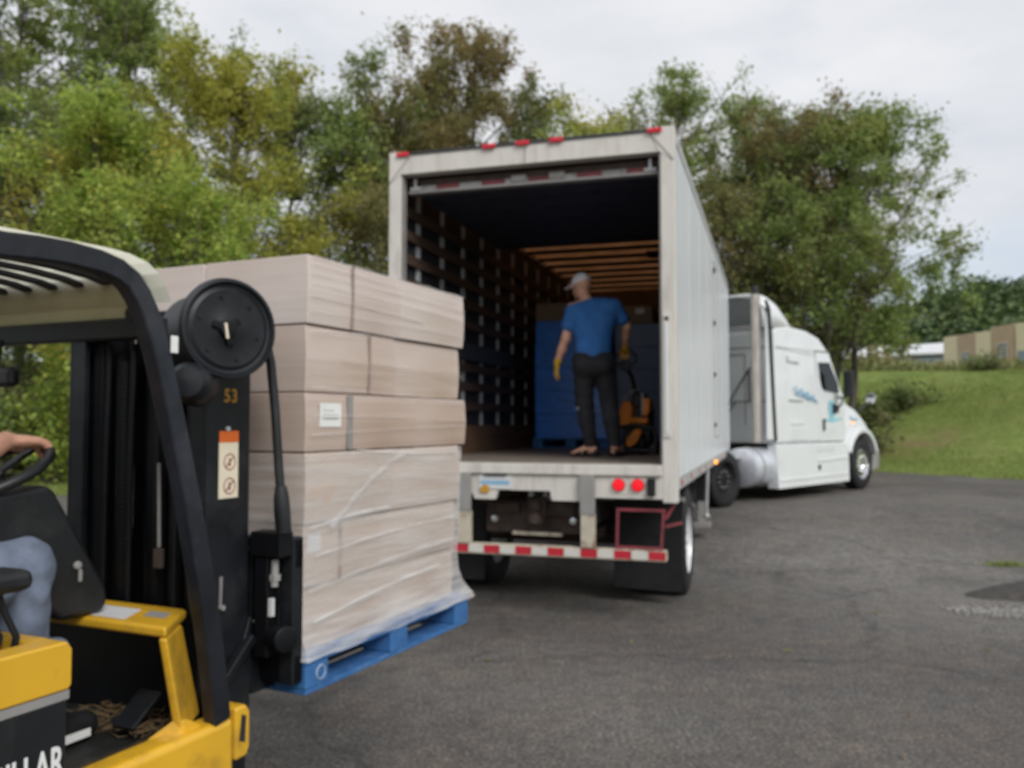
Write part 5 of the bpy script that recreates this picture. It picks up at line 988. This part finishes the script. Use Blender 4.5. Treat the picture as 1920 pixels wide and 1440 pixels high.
# ------------------------------------------------------------------ bodies: one smooth implicit surface each, meshed by surface nets
def V3(*a): return np.array(a, float)
def cone(a, b, r1, r2=None, flat=None, f=1.): return ('c', V3(*a), V3(*b), r1, r1 if r2 is None else r2, None if flat is None else V3(*flat)/np.linalg.norm(flat), f)
def ell(c, r, rot=None): return ('e', V3(*c), V3(*r), np.eye(3) if rot is None else np.array(rot.to_matrix()))
def sdf_mesh(name, prims, m, res=.012, k=.03, cuts=(), grow=0., wr=0., wsc=30, parent=None, ncuts=()):
    lo = np.full(3, 1e9); hi = -lo
    for p in prims:
        if p[0] == 'c':
            r = max(p[3], p[4])+grow+.02; lo = np.minimum(lo, np.minimum(p[1], p[2])-r); hi = np.maximum(hi, np.maximum(p[1], p[2])+r)
        else: r = p[2].max()+grow+.02; lo = np.minimum(lo, p[1]-r); hi = np.maximum(hi, p[1]+r)
    n = np.ceil((hi-lo)/res).astype(int)+2; ax_ = [lo[i]+np.arange(n[i])*res for i in range(3)]; F_ = np.full(tuple(n), .5)
    for p in prims:
        if p[0] == 'c': r = max(p[3], p[4])+grow+k*2+res*2; a, b_ = np.minimum(p[1], p[2])-r, np.maximum(p[1], p[2])+r
        else: r = p[2].max()+grow+k*2+res*2; a, b_ = p[1]-r, p[1]+r
        i0 = np.clip(((a-lo)/res).astype(int), 0, n); i1 = np.clip(((b_-lo)/res).astype(int)+2, 0, n); sl = tuple(slice(i0[i], i1[i]) for i in range(3))
        X, Y, Z = np.meshgrid(*[ax_[i][sl[i]] for i in range(3)], indexing='ij'); P = np.stack([X, Y, Z], -1)
        if p[0] == 'c':
            ba = p[2]-p[1]; q = P-p[1]; t = np.clip((q@ba)/max(ba@ba, 1e-9), 0, 1); q = q-t[..., None]*ba; d2 = (q*q).sum(-1)
            if p[5] is not None: d2 = d2+(q@p[5])**2*(1/p[6]**2-1)
            d = np.sqrt(d2)-(p[3]+(p[4]-p[3])*t)
        else:
            q = (P-p[1])@p[3]; kk = np.sqrt(((q/p[2])**2).sum(-1)); d = (kk-1)*p[2].min()
        d = d-grow; o = F_[sl]; h = np.maximum(k-np.abs(o-d), 0)/k; F_[sl] = np.minimum(o, d)-h*h*k*.25
    X, Y, Z = np.meshgrid(*ax_, indexing='ij')
    if wr: F_ += wr*(np.sin(X*wsc+2*np.sin(Z*wsc*.7))*np.sin(Z*wsc*1.3+2*np.sin(Y*wsc*.8)+X*9))
    for (c, nn) in cuts: nn = V3(*nn)/np.linalg.norm(nn); F_ = np.maximum(F_, (X-c[0])*nn[0]+(Y-c[1])*nn[1]+(Z-c[2])*nn[2])
    F_[0] = F_[-1] = .5; F_[:, 0] = F_[:, -1] = .5; F_[:, :, 0] = F_[:, :, -1] = .5
    ins = F_ < 0; N = np.array(F_.shape)-1; acc = np.zeros(tuple(N)+(3,)); cnt = np.zeros(tuple(N)); gi = [np.arange(N[i]) for i in range(3)]
    for ax in range(3):
        o1, o2 = [i for i in range(3) if i != ax]
        A = [slice(None)]*3; B = [slice(None)]*3; A[ax] = slice(0, -1); B[ax] = slice(1, None); fa, fb = F_[tuple(A)], F_[tuple(B)]; cr = (fa < 0) != (fb < 0); t = np.where(cr, fa/np.where(cr, fa-fb, 1), 0)
        for s1 in (0, 1):
            for s2 in (0, 1):
                sl = [slice(None)]*3; sl[o1] = slice(s1, s1+N[o1]); sl[o2] = slice(s2, s2+N[o2]); c_ = cr[tuple(sl)]; tt = t[tuple(sl)]
                cnt += c_; acc[..., ax] += np.where(c_, tt, 0); acc[..., o1] += c_*s1; acc[..., o2] += c_*s2
    ce = cnt > 0; idx = np.full(tuple(N), -1); idx[ce] = np.arange(ce.sum()); base = np.stack(np.nonzero(ce), -1); v = lo+(base+acc[ce]/cnt[ce][:, None])*res; fs = []
    for ax in range(3):
        o1, o2 = [(1, 2), (2, 0), (0, 1)][ax]; A = [slice(None)]*3; B = [slice(None)]*3; A[ax] = slice(0, -1); B[ax] = slice(1, None); ia, ib = ins[tuple(A)], ins[tuple(B)]
        e = np.stack(np.nonzero(ia != ib), -1); e = e[(e[:, o1] > 0) & (e[:, o2] > 0)]; fl = ia[tuple(e.T)]
        def g_(d1, d2): q = e.copy(); q[:, o1] -= d1; q[:, o2] -= d2; return idx[tuple(q.T)]
        q = np.stack([g_(1, 1), g_(0, 1), g_(0, 0), g_(1, 0)], 1); q[~fl] = q[~fl][:, ::-1]; fs.append(q)
    f = np.concatenate(fs); f = f[(f >= 0).all(1)]
    return link(name, npmesh(name, v, f, M[m] if isinstance(m, str) else m, True), parent)
def hand(wr_, d, nrm, side, curl=25, sc=1., thumb=35, spread=.0):
    """palm, four unequal bent fingers, thumb off the side of the palm; d along the hand, nrm out of the palm, side towards the thumb"""
    w, d, nn, s = V3(*wr_), V3(*d)/np.linalg.norm(d), V3(*nrm), V3(*side); nn = nn-d*(nn@d); nn /= np.linalg.norm(nn); s = s-d*(s@d)-nn*(s@nn); s /= np.linalg.norm(s); P = []
    P.append(cone(w, w+d*.05*sc, .027*sc, .034*sc, nn, .6)); P.append(cone(w+d*.04*sc+s*.018*sc, w+d*.085*sc+s*.022*sc, .024*sc, .020*sc, nn, .62)); P.append(cone(w+d*.04*sc-s*.018*sc, w+d*.08*sc-s*.024*sc, .024*sc, .018*sc, nn, .62))
    for off, L_ in ((.030, .074), (.010, .084), (-.011, .078), (-.031, .060)):
        p = w+d*(.086 if off > -.03 else .078)*sc+s*off*sc; a = R(curl*.4); r0 = .0092*sc; dd = d+s*off*spread
        for q, seg in enumerate((.46, .30, .24)):
            dv = dd*math.cos(a)+nn*math.sin(a); e = p+dv*L_*seg*sc; P.append(cone(p, e, r0, r0*.9)); p = e; r0 *= .9; a += R(curl)
    p = w+d*.030*sc+s*.026*sc; a = R(thumb); e = p+(d*math.cos(a)+s*math.sin(a)*.8+nn*.25)*.042*sc; P.append(cone(p, e, .0135*sc, .0115*sc)); e2 = e+(d*.9+s*.25+nn*.3)*.034*sc; P.append(cone(e, e2, .0112*sc, .009*sc)); return P
def head(c, fwd, up, sc=1.):
    c, f, u = V3(*c), V3(*fwd)/np.linalg.norm(fwd), V3(*up); u = u-f*(u@f); u /= np.linalg.norm(u); r = np.cross(f, u); Rm = Matrix((r, f, u)).transposed().to_quaternion()
    P = [ell(c+u*.025*sc-f*.012*sc, (.076*sc, .096*sc, .096*sc), Rm), ell(c-u*.045*sc+f*.022*sc, (.060*sc, .068*sc, .075*sc), Rm), cone(c+f*.088*sc-u*.005*sc, c+f*.106*sc-u*.036*sc, .009*sc, .014*sc), cone(c+f*.062*sc-u*.088*sc, c+f*.075*sc-u*.092*sc, .024*sc, .02*sc), cone(c+f*.088*sc-u*.060*sc+r*.018*sc, c+f*.088*sc-u*.060*sc-r*.018*sc, .009*sc)]
    for s in (-1, 1): P.append(ell(c+r*s*.078*sc-f*.01*sc-u*.012*sc, (.012*sc, .022*sc, .034*sc), Rm)); P.append(cone(c+f*.080*sc+u*.022*sc+r*s*.012*sc, c+f*.072*sc+u*.02*sc+r*s*.045*sc, .010*sc))
    return P, c, f, u, r, Rm
def eyes(par, c, f, u, r, sc=1.):
    for s in (-1, 1):
        mb = MB(); mb.lathe([(.003, .0), (.009, .003), (.0125, .010), (.009, .02)], c+f*.074*sc+u*.002*sc+r*s*.031*sc+f*.016*sc, -f, 12); mb.build('eye', 'white', par, smooth=60)

def torso(pel, waist, chest, neck, shL, shR, sc=1.):
    pel, waist, chest, neck, shL, shR = map(lambda q: V3(*q), (pel, waist, chest, neck, shL, shR)); ax = (shR-shL)/np.linalg.norm(shR-shL); up = (neck-pel)/np.linalg.norm(neck-pel); fr = np.cross(up, ax)
    return [cone(pel-ax*.065, pel+ax*.065, .118, None, fr, .88), cone(waist-ax*.05, waist+ax*.05, .118, None, fr, .88), cone(waist*.5+chest*.5-ax*.055, waist*.5+chest*.5+ax*.055, .128, None, fr, .84), cone(chest-ax*.075, chest+ax*.075, .135, None, fr, .80), cone(shL*.86+shR*.14-up*.01, shR*.86+shL*.14-up*.01, .078), cone(shL, chest-ax*.1, .07, .10, fr, .8), cone(shR, chest+ax*.1, .07, .10, fr, .8), cone(shL*.6+neck*.4, shR*.6+neck*.4, .06)], fr

# worker in the trailer
WO = tw_(.32, 1.42, FZ)
wk = thing('person', 'man in blue t-shirt and grey cap standing in the trailer with his back turned', 'person', WO, -R(5.4))
hd, hc_, hf, hu_, hr_, hrot = head((-.125, .09, 1.745), (-.80, .58, -.22), (-.10, .0, 1), 1.04)
shL, shR, elL, wrL, elR, wrR = (-.205, .02, 1.50), (.205, .05, 1.52), (-.285, .03, 1.20), (-.375, .09, .955), (.335, .13, 1.33), (.325, .33, 1.12)
ts, fr_ = torso((0, 0, .98), (0, .0, 1.12), (0, .02, 1.38), (-.045, .05, 1.58), shL, shR)
neckp = [cone((-.05, .05, 1.56), (-.115, .075, 1.68), .062, .058)]
armL = [cone(shL, elL, .056, .046), cone(elL, V3(*elL)*.55+V3(*wrL)*.45, .045, .043), cone(V3(*elL)*.55+V3(*wrL)*.45, wrL, .043, .030)]
armR = [cone(shR, elR, .056, .046), cone(elR, V3(*elR)*.55+V3(*wrR)*.45, .045, .043), cone(V3(*elR)*.55+V3(*wrR)*.45, wrR, .043, .030)]
hL = hand(wrL, (-.12, .10, -1), (.85, .3, 0), (.25, .9, 0), 18, 1.05); hR = hand(wrR, (.05, .55, -.35), (-.2, -.3, -.8), (-.9, .2, .1), 62, 1.05)
knL, anL, knR, anR = (-.095, .03, .535), (-.035, .0, .115), (.155, .05, .53), (.21, .0, .115)
legs = [cone((-.095, 0, .95), knL, .098, .066), cone((.105, 0, .95), knR, .098, .066), cone((-.09, -.05, .92), (.09, -.05, .92), .10)]
calf = [cone(knL, V3(*knL)*.65+V3(*anL)*.35+V3(0, -.018, 0), .062, .060), cone(V3(*knL)*.65+V3(*anL)*.35+V3(0, -.018, 0), anL, .060, .040), cone(knR, V3(*knR)*.65+V3(*anR)*.35+V3(0, -.018, 0), .062, .060), cone(V3(*knR)*.65+V3(*anR)*.35+V3(0, -.018, 0), anR, .060, .040)]
def foot(an, dr):
    a = V3(*an); d = V3(dr[0], dr[1], 0)/math.hypot(*dr); s = V3(-d[1], d[0], 0); heel = V3(a[0], a[1], .055)-d*.045; ball = V3(a[0], a[1], .048)+d*.125
    P = [cone(a, heel+V3(0, 0, .012), .040, .033), cone(a+d*.02-V3(0, 0, .02), ball, .040, .028), cone(heel, ball, .034, .034, (0, 0, 1), .75), cone(ball-s*.025, ball+s*.025, .026, None, (0, 0, 1), .8)]
    for j, (o_, l_) in enumerate(((.034, .062), (.014, .06), (-.004, .055), (-.020, .047), (-.034, .036))): P.append(cone(ball+s*o_, ball+s*o_+d*l_-V3(0, 0, .012), .013 if j == 0 else .0095))
    return P, heel, ball, d, s
fL, *sL = foot(anL, (-.93, .30)); fR, *sR = foot(anR, (.35, .94))
body = hd+neckp+ts+armL+armR+legs+calf+fL+fR+hL+hR
bo = sdf_mesh('body', body, 'skin', .0105, .022, parent=wk); eyes(bo, hc_, hf, hu_, hr_)
slv = lambda a, b_, t: V3(*a)*(1-t)+V3(*b_)*t
sdf_mesh('shirt', ts+[cone(shL, slv(shL, elL, .55), .060, .066), cone(shR, slv(shR, elR, .62), .060, .066), cone((-.01, -.005, 1.0), (0, .0, 1.2), .148, .150, fr_, .80), cone((-.05, .05, 1.56), (-.062, .055, 1.60), .060, .060)], 'shirt', .011, .035, grow=.013, wr=.0028, wsc=26, parent=wk,
         cuts=[((0, 0, .955), (0, .05, -1)), (tuple(slv(shL, elL, .66)), tuple(V3(*elL)-V3(*shL)-V3(0.35, 0, 0))) if False else ((0, 0, 1.615), (-.35, .1, 1))])
sdf_mesh('trousers', legs+calf+[cone((-.06, 0, 1.0), (.06, 0, 1.0), .118, None, fr_, .88)], 'trousers', .011, .03, grow=.024, wr=.004, wsc=30, parent=wk, cuts=[((0, 0, 1.05), (0, 0, 1)), ((0, 0, .10), (0, 0, -1))])
mb = MB(); mb.tube([(-.192, -.02, .82), (-.188, -.03, .78)], .008, 6); mb.tube([(-.165, -.03, .50), (-.163, -.03, .47)], .007, 6); mb.build('zip_tab', 'paper', wk)
cp = sdf_mesh('cap', [ell(hc_+hu_*.040-hf*.012, (.088, .108, .098), hrot)], 'cap', .008, .02, parent=wk, cuts=[(tuple(hc_+hu_*.026), tuple(-hu_-hf*.12))])
sdf_mesh('cap_bill', [cone(hc_+hf*.075+hu_*.045, hc_+hf*.150+hu_*.030, .064, .058, tuple(hu_), .14)], 'cap', .006, .01, parent=cp)
mb = MB(); p0 = hc_-hf*.122+hu_*.055; mb.torus(tuple(p0+hf*.012), tuple(-hf), .026, .004, 16, 6); mb.build('cap_strap', 'trousers', cp)
sdf_mesh('glove', hL+[cone(slv(elL, wrL, .88), wrL, .034, .032)], 'glove', .006, .010, grow=.005, parent=wk); sdf_mesh('glove', hR+[cone(slv(elR, wrR, .88), wrR, .034, .032)], 'glove', .006, .010, grow=.005, parent=wk)
for (heel, ball, d, s) in (sL, sR):
    sdf_mesh('sandal', [cone(V3(heel[0], heel[1], .014)-d*.012, V3(ball[0], ball[1], .014)+d*.045, .043, .054, (0, 0, 1), .34)], 'black', .006, .02, parent=wk)
    so_ = wk.children[-1]; mb = MB()
    for q, t in ((heel*.05+ball*.95, .050), (heel*.5+ball*.5, .050), (heel*1.1-ball*.1, .040)):
        pts = [tuple(V3(q[0], q[1], 0)+s*t*1.12*math.cos(a)+V3(0, 0, .012+(.062 if t > .045 else .07)*math.sin(a))) for a in [PI*i/8 for i in range(9)]]; mb.tube(pts, 0, sq=(.046, .012))
    mb.build('strap', 'black', so_)

# ------------------------------------------------------------------ pallet truck and loads inside the trailer
J = thing('pallet_truck', 'orange and black pedestrian pallet truck parked beside the man inside the trailer', 'pallet truck', tw_(.66, 2.12, FZ), -YAW_T)
mb = MB(); mb.prism([(-.17, .30), (-.20, .42), (-.16, .56), (-.08, .585), (-.035, .50), (-.05, .36), (-.10, .28)], -.10, .16, 'y'); mb.build('side_cover', 'jackorange', J, .03, 3)
mb = MB(); mb.prism([(.06, .42), (.055, .60), (.10, .61), (.145, .58), (.14, .46), (.10, .40)], -.08, .16, 'y'); mb.build('side_cover', 'jackorange', J, .025, 3)
mb = MB(); mb.box(-.07, .13, -.12, .12, .325, .395); mb.build('front_cover', 'jackorange', J, .03, 3)
mb = MB(); mb.prism([(-.11, .10), (-.10, .17), (-.02, .27), (.055, .28), (.06, .22), (.0, .11), (-.06, .075)], -.17, -.12, 'y'); mb.build('fender_panel', 'jackorange', J, .02, 3)
mb = MB(); mb.box(-.17, .14, .0, .30, .12, .52); mb.box(-.07, .1, -.02, .1, .5, .66); mb.build('motor_housing', 'blackplastic', J, .03, 3)
pts = [(-.235, -.15, .10), (-.24, -.15, .20), (-.17, -.16, .29), (0, -.17, .315), (.17, -.16, .29), (.215, -.15, .20), (.20, -.15, .07), (.10, -.16, .045), (-.14, -.16, .045), (-.235, -.15, .10)]
mb = MB(); mb.tube(pts, .022, 8); mb.build('bumper_hoop', 'blackplastic', J, smooth=60)
mb = MB(); mb.lathe([(.03, -.04), (.095, -.04), (.11, -.02), (.11, .02), (.095, .04), (.03, .04)], (.05, -.02, .112), (1, 0, 0), 24); wq = mb.build('drive_wheel', 'black', J, smooth=40)
for s in (-1, 1): mb = MB(); mb.lathe([(.01, -.02), (.05, -.02), (.055, 0), (.05, .02), (.01, .02)], (s*.17, .0, .056), (1, 0, 0), 18); mb.build('caster', 'greysteel', J, smooth=40)
wp_ = Vector(WO)+Matrix.Rotation(-R(5.4), 3, 'Z') @ Vector((.335, .41, 1.06)); jl = Matrix.Rotation(YAW_T, 3, 'Z') @ (wp_-Vector(tw_(.66, 2.12, FZ)))
mb = MB(); mb.tube([(-.02, .05, .60), (jl.x*.5, jl.y*.5+.02, .60+(jl.z-.60)*.5), tuple(jl+Vector((0, .0, -.12)))], .024, 8); ti = mb.build('tiller', 'blackplastic', J, smooth=60)
mb = MB(); lp_ = [tuple(jl+Vector((.11*math.cos(a), .02, -.04+.085*math.sin(a)))) for a in [2*PI*i/16 for i in range(17)]]; mb.tube(lp_, .015, 8); mb.box(jl.x-.05, jl.x+.05, jl.y-.03, jl.y+.05, jl.z-.17, jl.z-.06); mb.build('tiller_grip', 'blackplastic', ti, .004)
mb = MB(); mb.tube([(.055, -.06, .42), (.06, -.07, .66)], .010, 8); mb.build('lift_rod', 'silver', J, smooth=60); mb = MB(); mb.tube([(-.16, .0, .56), (-.10, -.02, .66), (.0, -.02, .70)], .014, 8); mb.build('cable', 'greysteel', J, smooth=60)
mb = MB(); mb.box(-.27, -.11, .30, 1.45, .05, .12); mb.box(.08, .24, .30, 1.45, .05, .12); mb.build('fork', 'black', J, .008)

make_pallet('blue pallet on the trailer floor under the bright blue load at the left', tw_(-.47, 3.80, FZ), -YAW_T)
make_pallet('blue pallet on the trailer floor behind the orange pallet truck', tw_(.62, 4.1, FZ), -YAW_T)
def wrapped(label, u, v, wd, ln, h, m, group='blue wrapped loads in the trailer'):
    t = thing('wrapped_load', label, 'load', tw_(u, v, FZ+.139), -YAW_T, group); nl = 5
    for k in range(nl):
        mb = MB(); a = wd/2-rnd.uniform(0, .012); mb.box(-a, a, .01+rnd.uniform(0, .01), ln-.01, h*k/nl+.001, h*(k+1)/nl-.001); mb.build('wrapped_layer', m, t, .004, 2)
    return t
wrapped('bright blue film-wrapped load on the left pallet inside the trailer', -.47, 3.82, .98, 1.16, 1.54, 'bluewrap')
wrapped('blue film-wrapped load with shade painted into its colour behind the orange pallet truck', .58, 4.12, 1.06, 1.16, 1.50, 'shadedwrap')
def top_box(label, u, v, z, wd, ln, h):
    c = thing('carton', label, 'carton', tw_(u, v, z), -YAW_T, 'cartons on the blue loads'); mb = MB(); mb.box(-wd/2, wd/2, 0, ln, 0, h); mb.build('box_body', 'carddark', c, .008); mb = MB(); mb.box(wd/2-.22, wd/2-.10, -.003, -.0008, h*.55, h*.85); mb.build('paper_label', 'paper', c); return c
top_box('brown carton lying on top of the bright blue load in the trailer', -.47, 3.83, FZ+.14+1.54, .95, 1.1, .235)
top_box('brown carton with white sticker on the shade-darkened blue load right of the man', .31, 4.13, FZ+.14+1.50, .48, 1.1, .24)

# driver on the forklift (almost all of him is out of the picture)
dv = thing('person', 'forklift driver in faded jeans, only hand and leg showing at the left edge', 'person', FO, -YAW_F)
rim = [swc+.18*(sx*math.cos(R(a))+sy*math.sin(R(a))) for a in range(360)]
gp = rim[112]; wrD = gp+Vector((-.015, -.125, .028)); shD, elD = (.14, -1.30, 1.66), (.20, -1.08, 1.52); shE, elE, wrE = (-.24, -1.28, 1.66), (-.34, -1.10, 1.45), tuple(rim[250]+Vector((-.0, -.11, .03)))
hd2, c2, f2, u2, r2, rot2 = head((-.05, -1.24, 1.90), (.25, 1, -.05), (0, 0, 1), .98)
ts2, fr2 = torso((-.05, -1.36, 1.235), (-.05, -1.37, 1.34), (-.05, -1.33, 1.55), (-.05, -1.29, 1.73), shE, shD)
hD = hand(tuple(wrD), tuple(Vector((.06, 1, -.06))), (.10, .05, -1), (-.8, .3, -.5), 38, 1.0, 50, 2.0); hE = hand(wrE, (.05, 1, -.05), (-.10, .05, -1), (.8, .3, -.2), 40, 1.0)
knD, anD, knE, anE = (.115, -.785, 1.245), (.125, -.755, .83), (-.22, -.80, 1.24), (-.22, -.76, .83)
aD = [cone(shD, elD, .054, .045), cone(elD, slv(elD, wrD, .4), .044, .043), cone(slv(elD, wrD, .4), wrD, .043, .028), cone(shE, elE, .054, .045), cone(elE, wrE, .045, .028)]
lD = [cone((.06, -1.30, 1.215), knD, .098, .070), cone((-.16, -1.30, 1.215), knE, .098, .070), cone(knD, slv(knD, anD, .35)+V3(0, -.02, 0), .066, .062), cone(slv(knD, anD, .35)+V3(0, -.02, 0), anD, .062, .042), cone(knE, slv(knE, anE, .35)+V3(0, -.02, 0), .066, .062), cone(slv(knE, anE, .35)+V3(0, -.02, 0), anE, .062, .042)]
ftD = [cone(V3(*an)+V3(0, -.03, -.06), V3(*an)+V3(0.01, .15, -.085), .036, .030) for an in (anD, anE)]
bo = sdf_mesh('body', hd2+ts2+[cone((-.05, -1.29, 1.70), (-.05, -1.26, 1.84), .058, .055)]+aD+lD+ftD+hD+hE, 'skin', .0072, .016, parent=dv); eyes(bo, c2, f2, u2, r2, .98)
sdf_mesh('jeans', lD+[cone((.06, -.80, 1.150), (.17, -.79, 1.165), .030, .024), cone((.055, -.83, 1.10), (.165, -.815, 1.085), .028, .022), cone((.185, -.90, 1.20), (.165, -.99, 1.25), .030, .03), cone((.16, -.70, 1.0), (.10, -.695, .96), .02, .016), cone((.07, -.70, .93), (.16, -.71, .89), .022, .018), cone((-.11, -1.36, 1.22), (.01, -1.36, 1.22), .118), cone((-.16, -1.30, 1.2), (.06, -1.30, 1.2), .10)], 'jeans', .009, .03, grow=.013, wr=.0025, wsc=38, parent=dv, cuts=[((0, 0, .80), (0, 0, -1)), ((0, 0, 1.34), (0, .2, 1))])
sdf_mesh('shirt', ts2+[cone(shD, slv(shD, elD, .6), .060, .062), cone(shE, slv(shE, elE, .6), .060, .062)], 'greyshirt', .012, .03, grow=.013, wr=.002, parent=dv, cuts=[((0, 0, 1.75), (0, .1, 1))])
sdf_mesh('hair', [ell(c2+u2*.035-f2*.02, (.083, .10, .095), rot2)], 'hair', .009, .02, parent=dv, cuts=[(tuple(c2+u2*.015+f2*.02), tuple(-u2+f2*.9))])
for an in (anD, anE):
    sh = sdf_mesh('shoe', [cone(V3(*an)+V3(0, -.03, -.065), V3(*an)+V3(.01, .17, -.085), .046, .042), cone(V3(*an)+V3(0, 0, -.02), V3(*an)+V3(0, .05, -.06), .048, .042)], 'black', .009, .03, parent=dv, cuts=[((0, 0, .712), (0, 0, -1))])
    mb = MB(); mb.tube([(an[0]+.046, -.80+.755+an[1]+.0, .735), (an[0]+.052, an[1]+.06, .732), (an[0]+.050, an[1]+.16, .732)], 0, sq=(.012, .022)); mb.build('sole_edge', 'white', sh)
